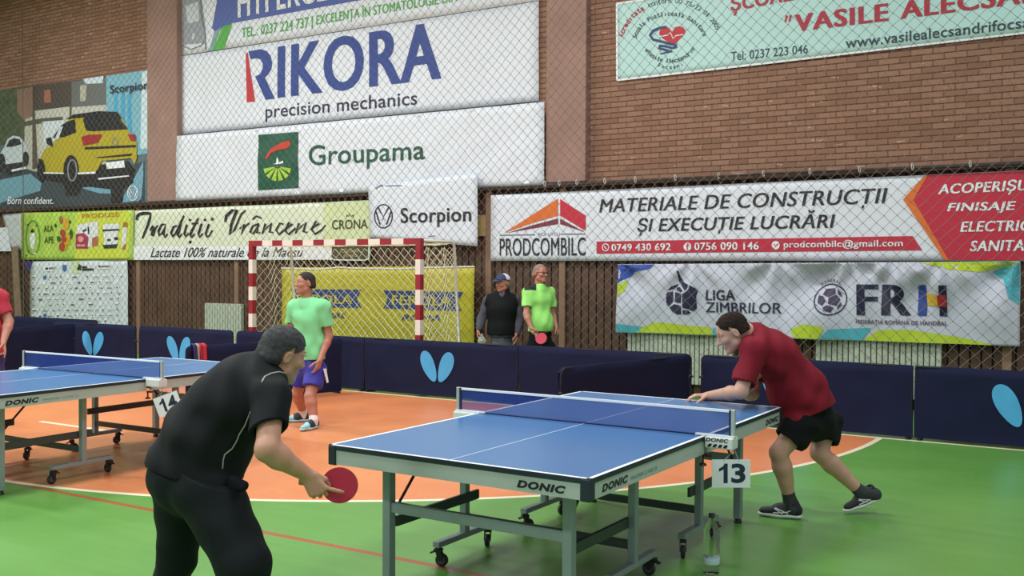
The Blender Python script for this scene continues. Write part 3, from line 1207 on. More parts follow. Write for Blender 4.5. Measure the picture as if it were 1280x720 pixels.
B.polys('picture', [[(0, 113), (45, 107), (45, 175), (0, 182)]], pr('ad_foliage', '#4d5c46', var=0.3))
B.polys('picture', [[(41, 107.5), (133, 95), (133, 130), (86, 135), (41, 138)]], pr('ad_dusk', '#4f4844'))
B.polys('picture', [[(90, 102), (133, 97), (133, 131), (90, 134)]], pr('ad_grey', '#6c6f6e'), 2)
B.polys('picture', [[(22, 112), (41, 109), (42, 145), (30, 150), (22, 140)]], pr('ad_clay', '#8f7263'), 2)
B.polys('picture', [[(56, 113), (64, 112), (65, 128), (56, 129)]], pr('ad_terracotta', '#a86a58'), 3)
B.polys('picture', [[(101, 107), (109, 106), (108, 126), (101, 127)]], pr('ad_stone', '#b8b4a4'), 3)
B.polys('picture', [[(31, 140), (90, 133), (133, 130), (133, 210), (31, 215)]], pr('ad_facade', '#c5c4b8'))
B.polys('picture', [[(41, 137), (44, 136), (48, 210), (41, 212)], [(53, 148), (79, 146), (79, 150), (53, 152)], [(87.5, 133), (90, 133), (90, 150), (87.5, 150)], [(31, 152), (53, 148), (53, 154), (31, 158)]], pr('ad_shade', '#5d5850'), 2)
B.polys('picture', [[(55, 152), (82, 150), (80, 178), (55, 182)]], pr('ad_sky', '#d3dde2'), 2)
B.polys('picture', [[(133, 95), (196, 86), (196, 190), (133, 200)]], pr('ad_curtain', '#7fb5c6'))
B.polys('picture', [[(104, 99), (130, 95), (129, 104), (108, 105)], [(178, 90), (196, 86), (196, 185), (176, 186)]], pr('ad_bright', '#cfe0e8'), 2)
B.polys('picture', [[(143, 118), (147, 118), (148, 160), (143, 158)], [(152, 116), (156, 116), (157, 165), (151, 164)], [(160, 118), (164, 118), (165, 172), (160, 170)]], pr('ad_cyan', '#4aa6cc'), 2)
B.polys('picture', [cv([(0, 480), (180, 470), (420, 560), (930, 420), (930, 690), (0, 735)])], pr('ad_asphalt', '#3d4b52'))
B.polys('picture', [cv([(0, 540), (200, 500), (270, 560), (260, 610), (60, 670), (0, 690)]), cv([(520, 590), (730, 570), (735, 630), (640, 625)]), cv([(800, 640), (860, 540), (925, 420), (925, 520), (912, 660), (880, 690), (790, 695)])], pr('ad_blue_floor', '#76a9bd'), 2)
# white car at the left
B.polys('picture', [cv([(0, 380), (25, 340), (55, 275), (90, 255), (130, 262), (165, 300), (185, 350), (180, 420), (0, 450)])], pr('ad_white_car', '#cdd6de'), 3)
B.polys('picture', [cv([(45, 330), (65, 285), (95, 272), (130, 278), (145, 310), (90, 325)]), cv(circ(15, 430, 26, 60, 18)), cv(circ(170, 405, 20, 48, 18)), cv([(40, 440), (150, 425), (150, 480), (45, 510)])], pr('ad_glass', '#2c353d'), 4)
B.polys('picture', [cv([(80, 475), (170, 455), (175, 468), (85, 488)])], WHI, 5)
# yellow car
B.polys('picture', [cv([(250, 400), (420, 470), (640, 480), (870, 470), (860, 560), (790, 600), (790, 680), (720, 690), (715, 600), (540, 580), (500, 640), (430, 640), (410, 560), (300, 540), (255, 500)])], pr('ad_tyre', '#22262a'), 3)
B.polys('picture', [cv([(265, 400), (290, 345), (345, 315), (395, 200), (455, 150), (540, 130), (640, 105), (770, 110), (840, 235), (885, 300), (885, 400), (870, 440), (850, 400), (640, 420), (620, 500), (510, 500), (480, 400), (450, 385), (420, 430), (415, 500), (290, 495)])], pr('ad_yellow', '#b5a52c'), 4)
B.polys('picture', [cv([(430, 150), (480, 120), (640, 98), (760, 103), (780, 130), (790, 150), (540, 140)]), cv([(540, 150), (560, 135), (775, 145), (830, 215), (600, 228), (560, 222)]),
                    cv([(345, 270), (400, 190), (440, 165), (490, 150), (495, 235), (420, 265)]), cv([(300, 275), (335, 265), (350, 330), (310, 310)]),
                    cv([(550, 330), (880, 315), (880, 330), (555, 345)]), cv([(620, 395), (860, 370), (850, 385), (640, 400)]),
                    cv([(640, 445), (830, 415), (860, 470), (830, 520), (640, 535)]), cv(circ(465, 480, 50, 100, 24)), cv(circ(272, 480, 26, 75, 20))], pr('ad_tyre', '#22262a'), 5)
B.polys('picture', [cv([(355, 290), (395, 200), (415, 195), (385, 275)])], pr('ad_sky', '#d3dde2'), 6)
B.polys('picture', [cv([(530, 265), (575, 250), (665, 248), (640, 300), (545, 320)]), cv([(830, 250), (875, 245), (880, 290), (850, 290)])], pr('ad_lamp', '#a32a32'), 6)
B.polys('picture', [cv([(690, 430), (805, 415), (812, 460), (695, 470)]), cv([(640, 528), (835, 510), (840, 518), (640, 540)]), cv([(510, 493), (625, 487), (625, 500), (510, 505)]), cv([(290, 490), (420, 494), (420, 502), (290, 500)])], WHI, 6)
B.polys('picture', [cv([(600, 470), (620, 425), (665, 415), (640, 470), (620, 490)])], pr('ad_yellow', '#b5a52c'), 6)
B.ring('picture', 92, 213, 5.5, 13, 1.6, pr('ad_rim', '#8d9298'), 6)
B.ring('picture', 145.5, 177, 3.2, 4.5, 0.9, pr('ad_rim', '#8d9298'), 6)
B.ring('emblem', 167.5, 241.5, 6.2, 9, 1.1, WHI, 6)
B.stroke('emblem', [[(164, 236), (167.5, 243), (171, 236)], [(162.5, 239), (165.3, 248), (167.5, 243.5), (169.8, 248), (172.4, 239)]], 1.1, WHI, 6)
B.text('Scorpion', Q(139, 107, 120.5, 187, 101, 115), NAVYP, 0.02, layer=6)
B.text('Born confident.', Q(11, 245.5, 255.5, 68.5, 247, 255), WHI, 0.012, 0.2, layer=6)
B.stroke('border', [[(1, 266), (60, 262), (120, 257.5), (178, 253)]], 3.0, pr('ad_edge', '#30363a'), 6)

# white sheets at the far left
B = Sheet('poster_sheet', 'blank white sheet at the left edge of the photo, beside the lime banner', 'poster',
          [(-6, 285), (9, 284), (14, 314), (-6, 314)], LO_Y, VIN, None, None, 3, 3)
B = Sheet('poster_sheet', 'narrow grey white sheet just left of the lime banner, below the car poster', 'poster',
          [(3, 268), (27.5, 266), (27.5, 313), (14, 313)], LO_Y + 0.03, mat('sheet_grey', '#c9ccd0', 0.6, var=0.05), waves(0.01, 8), None, 6, 6)
# leaning plank
mb = MB()
p0, p1 = on_y(19, 312, 2.14), on_y(30, 405, 2.05)
mb.bar((p1.x, 1.95, 0.0), (p0.x, 2.13, p0.z + 0.06), 0.19, 0.035, up=(0, -1, 0.1), ch=0.004)
tag(mb.build('wooden_plank', mat('plank_wood', '#87715c', 0.7, var=0.15, bump=0.15, bscale=15), org=(p1.x, 1.95, 0)), 'grey brown wooden plank leaning on the wall left of the sponsor board', 'plank')

# sponsor board of many small marks
B = Sheet('sponsor_board', 'white sponsor board covered with rows of tiny marks, under the lime banner', 'board',
          [(38, 327), (160, 324), (160.5, 415), (38.5, 410)], LO_Y, mat('board_white', '#d5dde0', 0.5, var=0.03), waves(0.008, 9), None, 16, 12)
B.polys('printed_field', [[(88, 325.8), (101, 325.5), (104, 341), (92, 342)]], pr('board_lime', '#cddfb0'))
B.polys('printed_field', [[(29, 326), (42, 326.5), (37.8, 340), (34, 338)]], pr('board_violet', '#3b3470'), 1)
B.polys('printed_field', [[(55, 332), (69, 331), (69, 339), (55, 339.5)], [(124, 329), (139, 329), (139, 336), (124, 336.5)]], WHI, 2)
B.polys('emblem', [[(79, 331), (84, 331), (84, 337), (81.5, 340), (79, 337)], [(55, 344.5), (58.5, 344.5), (58.5, 349), (55, 349)], [(55, 392), (58.5, 392), (58.5, 396), (55, 396)]], pr('board_blue', '#2f6fae'), 2)
B.polys('emblem', [[(97, 337), (100, 329.5), (103, 333), (102.5, 338)]], INK, 2)
B.stroke('lettering', [[(57.5, 335.8), (61, 335.6)], [(104, 334), (110, 333.8)], [(104, 337), (118, 336.5)], [(124.5, 333), (127, 333)]], 2.4, INK, 3)
B.stroke('lettering', [[(62, 335.5), (69, 335.2)], [(128, 333), (138.5, 333)]], 2.4, pr('print_grey', '#7c818c'), 3)
rs = random.Random(21)
dk, gr, cells = [], [], []
for r_ in range(9):
    yb = 346.5 + r_ * 6.9
    x = 41.5
    while x < 154:
        w = rs.choice((3, 5, 6, 8))
        yy = yb - (x - 41) * 0.012
        if rs.random() < 0.45:
            cells.append([(x - 0.8, yy - 2.4), (x + w * 0.8, yy - 2.4), (x + w * 0.8, yy + 2.4), (x - 0.8, yy + 2.4)])
        k = rs.random()
        if k < 0.3:
            dk.append([(x, yy), (x + 1.6, yy)])
        elif k < 0.6:
            dk.append([(x, yy + 0.6), (x + w * 0.7, yy + 0.5)])
        elif k < 0.9:
            gr.append([(x, yy + 0.6), (x + w * 0.8, yy + 0.6)])
        x += w + rs.choice((3, 4, 5))
B.polys('lettering', cells, WHI, 1)
B.stroke('lettering', dk, 1.8, pr('board_ink', '#5d6670'), 2)
B.stroke('lettering', gr, 1.3, pr('board_grey', '#98a2a8'), 2)

# yellow banner behind the goal
YEL = mat('vinyl_yellow', '#bdb329', 0.5, var=0.05, scale=2)
B = Sheet('advertising_banner', 'yellow banner with two blue ribbons, seen through the goal net', 'banner',
          [(353, 334.5), (593.5, 332.5), (593, 470), (353, 455)], 2.02, YEL, waves(0.01, 10, 0.6, 2), BANS)
RB = pr('ribbon_blue', '#27427e')
B.polys('emblem', [[(364, 361.5), (452, 362), (447, 373.5), (453, 385), (364, 383), (369, 372)], [(480, 363), (580, 365), (573, 376.5), (578, 388.5), (480, 385.5), (485.5, 374)]], RB)
B.text('FEROLA', Q(372, 368, 379, 442, 369, 380), YEL, 0.03, layer=2)
B.text('FEROLA', Q(491, 369, 381, 566, 370.5, 382.5), YEL, 0.03, layer=2)
B.text('REAL', Q(408, 391, 397, 432, 391, 397), RB, 0.03, 0.3, layer=2)
B.text('ROMA', Q(503, 393, 400, 551, 393.5, 401), RB, 0.02, 0.3, layer=2)
B.stroke('hem', [[(353, 334.8), (400, 336.5), (425, 333.8), (440, 335), (500, 336), (540, 334), (593.5, 333)]], 1.6, WHI, 2)

# building materials banner
B = Sheet('advertising_banner', 'long white and red building materials banner with an orange roof emblem', 'banner',
          [(614, 244), (1400, 207.4), (1400, 326), (613.5, 326)], LO_Y, VIN, waves(0.003, 11, 1.2, 3), BANS, nx=60)


def c8(pts):
    return [(440 + x / 4, 160 + y / 4) for x, y in pts]


B.polys('emblem', [c8([(760, 525), (1032, 352), (1032, 438), (900, 476)])], ORA)
B.polys('emblem', [c8([(775, 525), (905, 486), (1032, 452), (1032, 480)]), c8([(1042, 453), (1165, 520), (1042, 480)])], pr('roof_maroon', '#7d2a3c'))
B.polys('emblem', [c8([(1042, 355), (1170, 438), (1170, 514), (1042, 438)])], pr('roof_red', '#c9213c'))
B.stroke('emblem', [c8([(740, 536), (915, 534)]), c8([(1047, 531), (1168, 530)])], 0.9, INK)
B.text('BCA UTCU', Q(673, 291, 295, 700, 290.5, 294.5), pr('print_grey', '#7c818c'), 0, 0)
B.text('PRODCOMBILC', Q(625, 298, 320, 732.5, 296.5, 319.5), INK, 0.014)
B.text('MATERIALE DE CONSTRUCTII', Q(749.3, 249, 266, 1110, 234.8, 254), INK, 0.02, 0.2)
B.stroke('lettering', [[(1079.5, 256.5), (1078, 260.5)], [(900, 287.5), (898.6, 292)]], 2.6, INK)
B.text('ȘI EXECUTIE LUCRĂRI', Q(797, 268, 295, 1044.5, 261.8, 290.3), INK, 0.022, 0.2)
CRIM = pr('print_crimson', '#c5213f')
B.poly('printed_field', [(746, 302), (1141, 295), (1153, 312.8), (746, 317)], CRIM)
B.text('0749 430 692', Q(765, 305, 313.8, 839, 303.8, 313), WHI, 0.03, layer=2)
B.text('0756 090 146', Q(868.5, 303.3, 312.8, 949, 302.2, 312), WHI, 0.03, layer=2)
B.text('prodcombilc@gmail.com', Q(980, 301, 312.2, 1129, 299, 310.5), WHI, 0.025, layer=2)
B.ring('emblem', 757.5, 309.2, 4, 4.4, 1.1, WHI, 2)
B.stroke('emblem', [[(756, 307.5), (757, 310), (759.5, 311)]], 1.2, WHI, 2)
B.poly('emblem', circ(859.8, 308.3, 4.8, 5.2), WHI, 2)
B.text('f', Q(858.3, 304.3, 312.5, 861.8, 304.3, 312.5), CRIM, 0.02, layer=3)
B.poly('emblem', circ(970, 306.6, 5, 5.4), WHI, 2)
B.stroke('emblem', [[(967.5, 305), (970, 307.5), (972.8, 304.8)]], 1.2, CRIM, 3)
B.poly('printed_field', [(1159, 219), (1399, 207.8), (1399, 325.9), (1184, 324.9), (1141, 250)], CRIM)
B.poly('printed_field', [(1129, 249.3), (1156, 219.3), (1160, 219.1), (1142, 250), (1186, 324.8), (1181, 324.9)], ORA, 2)
B.text('ACOPERIȘURI', Q(1172.5, 230, 243.5 + 3.5, 1306, 222.5, 241.5), WHI, 0.035, 0.2, layer=2)
B.text('FINISAJE', Q(1184, 254, 267.5, 1270.5, 251.5, 266), WHI, 0.035, 0.2, layer=2)
B.text('ELECTRICE', Q(1200.5, 277, 290, 1301, 274.5, 288.5), WHI, 0.035, 0.2, layer=2)
B.text('SANITARE', Q(1212.5, 301, 314.3, 1305, 299, 313.5), WHI, 0.035, 0.2, layer=2)

# handball league banner, slack cloth with folds from its ties
hp = [on_y(px, 330, LO_Y).x for px in (774, 870, 975, 1065, 1120, 1180, 1275)]


def folds(x, z):
    d = 0.08
    for i, xi in enumerate(hp):
        dx, dz = x - xi, 1.80 - z
        rr_ = math.hypot(dx, dz) + 1e-4
        an = math.atan2(dx, dz + 0.04)
        d += 0.058 * math.sin(7 * an + i * 1.7) * math.exp(-rr_ / 1.0) * min(1, rr_ * 4)
    # slack swags between the ties
    for a_, b_ in zip(hp, hp[1:]):
        if a_ <= x <= b_:
            t_ = (x - a_) / (b_ - a_)
            d += 0.045 * math.sin(PI * t_) * math.sin(9 * (1.80 - z) + 2.0 * math.sin(PI * t_)) * math.exp(-(1.8 - z) * 1.5)
    return d + 0.008 * math.sin(4.1 * x + 2.2 * z) + 0.006 * math.sin(9 * x - 5 * z)


CLO = mat('banner_cloth', '#c7cad8', 0.75, var=0.03, sheen=0.1)
B = Sheet('advertising_banner', 'slack grey white handball league banner with lime and cyan edges, lowest on the right', 'banner',
          [(774.5, 330.5), (1276, 326.5), (1275.5, 432.5), (773.5, 415)], LO_Y - 0.02, CLO, folds, BANS, nx=160, nz=36, step=0.05, lay=0.006)
B.poly('printed_field', [(774.6, 331), (820, 330.6), (815, 336), (797, 340), (787, 347), (774.6, 354)], pr('flag_blue', '#2c4fae'))
B.poly('printed_field', [(774.6, 356), (788, 350), (785, 363), (775, 371)], LIME)
B.poly('printed_field', [(774, 404), (806, 408), (800, 415.2), (774, 414.5)], CYAN)
B.poly('printed_field', [(806, 409), (818, 403), (830, 403), (850, 405), (890, 409), (893, 418), (860, 417), (830, 416), (798, 415)], LIME)
B.poly('printed_field', [(893, 409), (905, 412), (905, 418.8), (893, 418.3)], CYAN)
B.poly('printed_field', [(990, 412), (1005, 405), (1030, 407), (1033, 412), (1025, 423), (996, 421.8)], LIME)
B.poly('printed_field', [(1027, 422), (1040, 411), (1090, 409.5), (1080, 424.8)], CYAN)
B.poly('printed_field', [(1080, 425), (1100, 412), (1140, 412), (1200, 421), (1240, 430), (1238, 431), (1130, 427)], LIME)
B.poly('printed_field', [(1150, 327.8), (1274, 327), (1262, 333), (1225, 340), (1190, 337)], LIME)
B.poly('printed_field', [(1240, 340), (1262, 333), (1275, 328), (1274.8, 381), (1262, 372), (1255, 350)], CYAN)


def cl(pts):
    return [(830 + x / 8, 330 + y / 8) for x, y in pts]


B.polys('emblem', [cl(p) for p in (
    [(165, 65), (182, 70), (190, 130), (225, 185), (280, 205), (270, 245), (240, 262), (200, 220), (172, 170)],
    [(62, 265), (100, 225), (165, 198), (160, 220), (125, 245)], [(150, 235), (180, 228), (215, 268), (190, 282), (150, 258)],
    [(52, 300), (65, 282), (115, 272), (118, 375), (75, 420), (55, 410), (48, 350)], [(135, 280), (185, 290), (205, 300), (200, 390), (135, 378)],
    [(300, 210), (350, 240), (372, 270), (358, 320), (362, 440), (330, 470), (285, 450), (218, 435), (215, 300), (250, 280), (285, 255)],
    [(130, 398), (200, 415), (205, 500), (160, 500), (110, 475), (80, 435)], [(220, 455), (280, 462), (305, 485), (260, 500), (222, 500)])], NAVYP)
B.text('LIGA', Q(884.5, 362.3, 375.2, 922.3, 362.2, 375.6), NAVYP, 0.03)
B.text('ZIMBRILOR', Q(884.8, 377.3, 390, 979, 378.5, 392), NAVYP, 0.02)
B.text('FR', Q(1072.5, 355.3, 393.5, 1140.5, 356, 394), NAVYP, 0.05)
B.poly('lettering', [(1148.5, 356), (1158, 356.2), (1160.5, 372), (1159.5, 394.8), (1148.3, 394.4)], pr('flag_blue2', '#243f8c'))
B.poly('lettering', [(1176, 356.5), (1185.5, 356.5), (1185, 395.3), (1175.5, 395)], NAVYP)
B.poly('lettering', [(1159, 366), (1168, 368), (1173, 369), (1173.5, 382.5), (1160.5, 381)], pr('flag_yellow', '#d9b12e'), 2)
B.poly('lettering', [(1173, 369), (1184, 368), (1184.5, 384), (1173.5, 382.5)], pr('flag_red', '#b52a38'), 2)
B.text('FEDERAȚIA ROMÂNĂ DE HANDBAL', Q(1071.5, 397.5, 405.5, 1185, 399.5, 408.5), pr('print_plum', '#4a3350'), 0.01)
B.ring('emblem', 1040, 374, 19.6, 19, 1.6, NAVYP)
B.arc_text('HANDBAL', 1040, 374, 21.5, 21.5, 130, 55, 4, NAVYP)
B.polys('emblem', [[(1040 + x, 374 + y) for x, y in p] for p in (
    [(-7, -13), (5, -14), (6, -7), (-3, -3), (-10, -6)], [(-15, -5), (-9, -4), (-5, 2), (-9, 8), (-15, 4)], [(-2, -2), (7, -6), (12, 0), (8, 8), (-2, 5)],
    [(-8, 10), (-3, 7), (5, 10), (2, 16), (-6, 14)], [(8, -13), (13, -8), (14, -3), (9, -6)], [(9, 9), (13, 3), (14, 7), (9, 13)])], pr('ball_plum', '#3a2f52'))

# mint school banner, top right
MINT = mat('vinyl_mint', '#b9dedb', 0.5, var=0.04, scale=0.6)
B = Sheet('advertising_banner', 'mint green school banner with dark red lettering and a heart emblem, top right', 'banner',
          [(770.5, 4.5), (1400, -95), (1400, 26.5), (771, 101.5)], HI_Y, MINT, waves(0.005, 12, 1, 3), BANS, nx=50)
B.stroke('hem', [[(771, 100.3), (900, 85.8), (1100, 62.2), (1280, 41.4), (1399, 27.3)], [(771.5, 5), (771.8, 100)], [(771, 5), (900, -15)]], 2.6, WHI)
DRED = pr('school_red', '#b01f38')
B.text('ȘCOALA POSTLICEALĂ SANITARĂ', Q(913.5, -9, 20.5, 1330, -92, -53), DRED, 0.045)
B.text('VASILE', Q(993, 18.5, 40.3, 1111, 3.8, 26.2), DRED, 0.045)
B.stroke('lettering', [[(984, 19.5, 3.2), (981.5, 28, 2)], [(989, 19, 3.2), (986.5, 27.3, 2)]], 3, DRED)
B.text('ALECSANDRI', Q(1125.5, 2, 24.2, 1385, -34, -8.5), DRED, 0.045)
INKT = pr('school_ink', '#1f3b44')
B.text('Tel: 0237 223 046', Q(914, 65, 76.5, 1010, 55.5, 66.5), INKT, 0.006)
B.text('www.vasilealecsandrifocsani.ro', Q(1057, 47.5, 60.8, 1333, 15.5, 29.5), INKT, 0.012)


def ch(pts):
    return [(770 + x / 8.47, 10 + y / 8.47) for x, y in pts]


B.polys('emblem', [ch([(460, 270), (468, 240), (490, 205), (525, 198), (560, 210), (598, 255), (630, 205), (670, 195), (710, 205), (738, 235), (730, 275), (690, 320), (620, 390), (560, 365), (500, 325), (470, 300)])], REDI)
B.stroke('emblem', [ch([(470, 305), (550, 290), (580, 262), (612, 330), (640, 295), (715, 285)])], 1.2, WHI, 2)
B.stroke('emblem', [[(*p, w) for p, w in zip(ch([(540, 200), (460, 215), (395, 245), (365, 290), (395, 335), (480, 355), (570, 380), (640, 392), (645, 412), (600, 425), (520, 405), (465, 400), (455, 425), (530, 445), (600, 465), (540, 470), (470, 487)]),
                                                [2.5, 3, 3.2, 3.2, 3, 3, 3, 3, 3, 2.8, 2.8, 2.8, 2.8, 2.8, 2.6, 2, 1.2])]], 3, pr('snake_blue', '#22406e'), 2)
B.arc_text('Acreditata', 839, 59, 61, 55, 168, 122, 6.5, DRED, bold=0.03)
B.arc_text('conform OG 75/22 01 2005', 839, 59, 61, 55, 117, 22, 6, INKT, bold=0.0)
B.arc_text('Scoala Postliceala Sanitara', 838, 56, 43, 36, 168, 16, 5.6, INKT, bold=0.01)
B.arc_text('"Vasile Alecsandri"', 837, 42, 38, 37, 215, 328, 5.6, INKT, bold=0.01, flip=True)
B.arc_text('Focsani', 837, 42, 40, 44.5, 247, 298, 4.8, INKT, bold=0.01, flip=True)
# ------------------------------------------------------------------ table tennis tables
TOPB = mat('table_blue', '#3b6da2', 0.28, var=0.03, scale=2)
EDGE = mat('table_edge', '#1b2634', 0.5)
APRN = mat('apron_grey', '#aeb6b2', 0.4, var=0.03)
LEGM = mat('leg_metal', '#8d9a9c', 0.4, 0.15, var=0.05)
DARKM = mat('frame_dark', '#3c4644', 0.45, 0.15, var=0.08)
LINEW = mat('line_white', '#e6ebf0', 0.5, var=0.02)
BLKP = mat('black_plastic', '#15171a', 0.5)
RUBB = mat('wheel_rubber', '#232527', 0.6)
HUBM = mat('wheel_hub', '#6a6f70', 0.4, 0.3)
LOGO = mat('table_logo', '#121722', 0.5)
LOGOG = mat('table_logo_small', '#6f8685', 0.5)
TL, TW = 1.37, 0.7625


def flat_text(body, org, ex, ey, w, h, material, name, parent, bold=0.0, shear=0.0):
    vs, fs = text_mesh(body, bold, shear)
    org, ex, ey = Vector(org), Vector(ex), Vector(ey)
    V = [org + ex * (s * w) + ey * (t * h) for s, t in vs]
    nrm = ex.cross(ey)
    out = []
    for f in fs:
        a, b, c = V[f[0]], V[f[1]], V[f[2]]
        out.append(f if (b - a).cross(c - a).dot(nrm) > 0 else tuple(reversed(f)))
    return make(name, V, out, material, parent)


def caster(p, heading, parent):
    """swivel castor: stem, fork and wheel, local origin on the floor"""
    p = Vector(p)
    h = Vector((math.cos(heading), math.sin(heading), 0))
    s = Vector((-h.y, h.x, 0))
    mb = MB()
    mb.tube([p + Vector((0, 0, 0.115)), p + Vector((0, 0, 0.085))], 0.017, 8)
    for k in (-1, 1):
        mb.bar(p + s * (0.017 * k) + Vector((0, 0, 0.095)), p + s * (0.017 * k) - h * 0.02 + Vector((0, 0, 0.034)), 0.005, 0.03, up=h)
    mb.bar(p - s * 0.02 + Vector((0, 0, 0.093)), p + s * 0.02 + Vector((0, 0, 0.093)), 0.045, 0.014)
    mb.bar(p + h * 0.005 + Vector((0, 0, 0.09)), p + h * 0.045 + Vector((0, 0, 0.075)), 0.03, 0.008)
    o = mb.build('castor', [BLKP], parent)
    c = p - h * 0.02 + Vector((0, 0, 0.037))
    M = Matrix((h, Vector((0, 0, 1)), s)).transposed().to_4x4()
    M.translation = c - s * 0.0135
    mb = MB()
    mb.lathe([(0.012, 0.0), (0.022, 0.001), (0.024, 0.0), (0.034, 0.002), (0.037, 0.007), (0.037, 0.020), (0.034, 0.025), (0.024, 0.027), (0.022, 0.026), (0.012, 0.027)], M, 22)
    make('wheel', mb.v, mb.f, [RUBB], o, mb.m, True)
    mb = MB()
    mb.lathe([(0.02, -0.001), (0.021, 0.0135), (0.02, 0.028)], M, 16)
    make('hub', mb.v, mb.f, [HUBM], o, mb.m, True)


def build_table(name, label, rz, loc):
    t = thing(name, label, 'table', loc, rz if abs(rz) > 1e-9 else 1e-9, 'blue tournament tables')
    for hs in (-1, 1):                       # the near and the far half
        a0, a1 = (-TL, -0.004) if hs < 0 else (0.004, TL)
        mb = MB()
        mb.box((a0, -TW, 0.735), (a1, TW, 0.7595), 1, ch=0.002)
        mb.box((a0 + 0.001, -TW + 0.001, 0.7594), (a1 - 0.001, TW - 0.001, 0.7600), 0)
        top = mb.build('tabletop', [TOPB, EDGE], t)
        mb = MB()
        z0, z1 = 0.7598, 0.7606
        ea, eb = (a0, a0 + 0.02) if hs < 0 else (a1 - 0.02, a1)
        mb.box((ea, -TW, z0), (eb, TW, z1))
        mb.box((a0, -TW, z0), (a1, -TW + 0.02, z1))
        mb.box((a0, TW - 0.02, z0), (a1, TW, z1))
        mb.box((a0, -0.002, z0), (a1, 0.002, z1))
        mb.build('boundary_line', LINEW, top)
        # apron frame with dark corner blocks
        mb = MB()
        e = 0.004
        ao = a0 + e if hs < 0 else a1 - e      # outer end
        ai = a1 - 0.02 if hs < 0 else a0 + 0.02
        lo, hi = min(ao, ai), max(ao, ai)
        for sb in (-1, 1):
            y0, y1 = sorted((sb * (TW - e), sb * (TW - e - 0.025)))
            mb.box((lo, y0, 0.661), (hi, y1, 0.7355), 0)
        x0, x1 = sorted((ao, ao - hs * 0.025))
        mb.box((x0, -TW + e, 0.661), (x1, TW - e, 0.7355), 0)
        x0, x1 = sorted((ai, ai + hs * 0.025))
        mb.box((x0, -TW + 0.03, 0.675), (x1, TW - 0.03, 0.7355), 1)
        for k in (-0.38, 0.0, 0.38):
            mb.box((lo + 0.03, k - 0.015, 0.69), (hi - 0.03, k + 0.015, 0.7355), 1)
        mb.build('apron', [APRN, DARKM], t)
        for sb in (-1, 1):
            mb = MB()
            x0, x1 = sorted((ao + hs * 0.006, ao - hs * 0.045))
            y0, y1 = sorted((sb * (TW + 0.002), sb * (TW - 0.05)))
            mb.box((x0, y0, 0.656), (x1, y1, 0.758), ch=0.006)
            mb.build('corner_block', EDGE, t)
            # leg with its foot
            mb = MB()
            mb.box((hs * 1.15 - 0.025, sb * 0.54 - 0.025, 0.03), (hs * 1.15 + 0.025, sb * 0.54 + 0.025, 0.70), ch=0.004)
            lg = mb.build('leg', LEGM, t)
            mb = MB()
            mb.lathe([(0.026, 0.0), (0.028, 0.006), (0.022, 0.02), (0.022, 0.045)], Matrix.Translation((hs * 1.15, sb * 0.54, 0)), 16)
            mb.build('foot', BLKP, lg)
            # undercarriage post, wheel bar, long bar to the leg
            mb = MB()
            mb.box((hs * 0.46 - 0.022, sb * 0.54 - 0.022, 0.13), (hs * 0.46 + 0.022, sb * 0.54 + 0.022, 0.73), ch=0.004)
            mb.build('post', LEGM, t)
            mb = MB()
            mb.bar((hs * 0.19, sb * 0.54, 0.125), (hs * 0.74, sb * 0.54, 0.125), 0.045, 0.032, ch=0.003)
            wb = mb.build('wheel_bar', LEGM, t)
            caster((hs * 0.215, sb * 0.54, 0), 0.4 + sb + hs, wb)
            caster((hs * 0.715, sb * 0.54, 0), 0.9 * sb - hs, wb)
            mb = MB()
            mb.bar((hs * 1.125, sb * 0.515, 0.345), (hs * 0.36, sb * 0.515, 0.345), 0.02, 0.055, ch=0.002)
            mb.build('long_bar', DARKM, t)
            mb = MB()
            mb.bar((hs * 1.14, sb * 0.50, 0.42), (hs * 0.86, sb * 0.50, 0.69), 0.010, 0.012)
            mb.build('stay_rod', BLKP, t)
        mb = MB()
        mb.bar((hs * 1.15, -0.515, 0.425), (hs * 1.15, 0.515, 0.425), 0.03, 0.055, ch=0.003)
        mb.build('leg_crossbar', LEGM, t)
        mb = MB()
        mb.bar((hs * 0.46, -0.518, 0.225), (hs * 0.46, 0.518, 0.225), 0.025, 0.045, ch=0.002)
        mb.build('post_crossbar', DARKM, t)
        # black hinge plates in the middle
        mb = MB()
        for sb in (-1, 1):
            mb.box((hs * 0.03, sb * 0.46, 0.64), (hs * 0.14, sb * 0.46 + 0.03, 0.735))
        mb.build('hinge_plate', BLKP, t)
        # maker's lettering on the apron: outer end and both long sides
        zt = 0.678
        if hs < 0:
            ex = Vector((0, -1, 0))
            flat_text('DONIC', (-TL + 0.0025, -0.385, zt), ex, (0, 0, 1), 0.255, 0.036, LOGO, 'lettering', t, 0.055, 0.25)
            flat_text('DONIC', (-1.25, -TW + 0.0025, zt), (1, 0, 0), (0, 0, 1), 0.265, 0.036, LOGO, 'lettering', t, 0.055, 0.25)
            flat_text('WALDNER CLASSIC 25', (-0.955, -TW + 0.0025, zt + 0.004), (1, 0, 0), (0, 0, 1), 0.30, 0.018, LOGOG, 'lettering', t, 0.0, 0.2)
        else:
            flat_text('DONIC', (1.03, -TW + 0.0025, zt), (1, 0, 0), (0, 0, 1), 0.265, 0.036, LOGO, 'lettering', t, 0.055, 0.25)
    return t


T13_LOC, T13_RZ = (6.717, -5.173, 0), 1.5525
T14_LOC, T14_RZ = (1.87, -5.03, 0), 1.588
build_table('table_tennis_table', 'blue table in the middle with a white number card 13 at its side', T13_RZ, T13_LOC)
build_table('table_tennis_table', 'blue table at the left edge with the number card 14, behind the man in black', T14_RZ, T14_LOC)


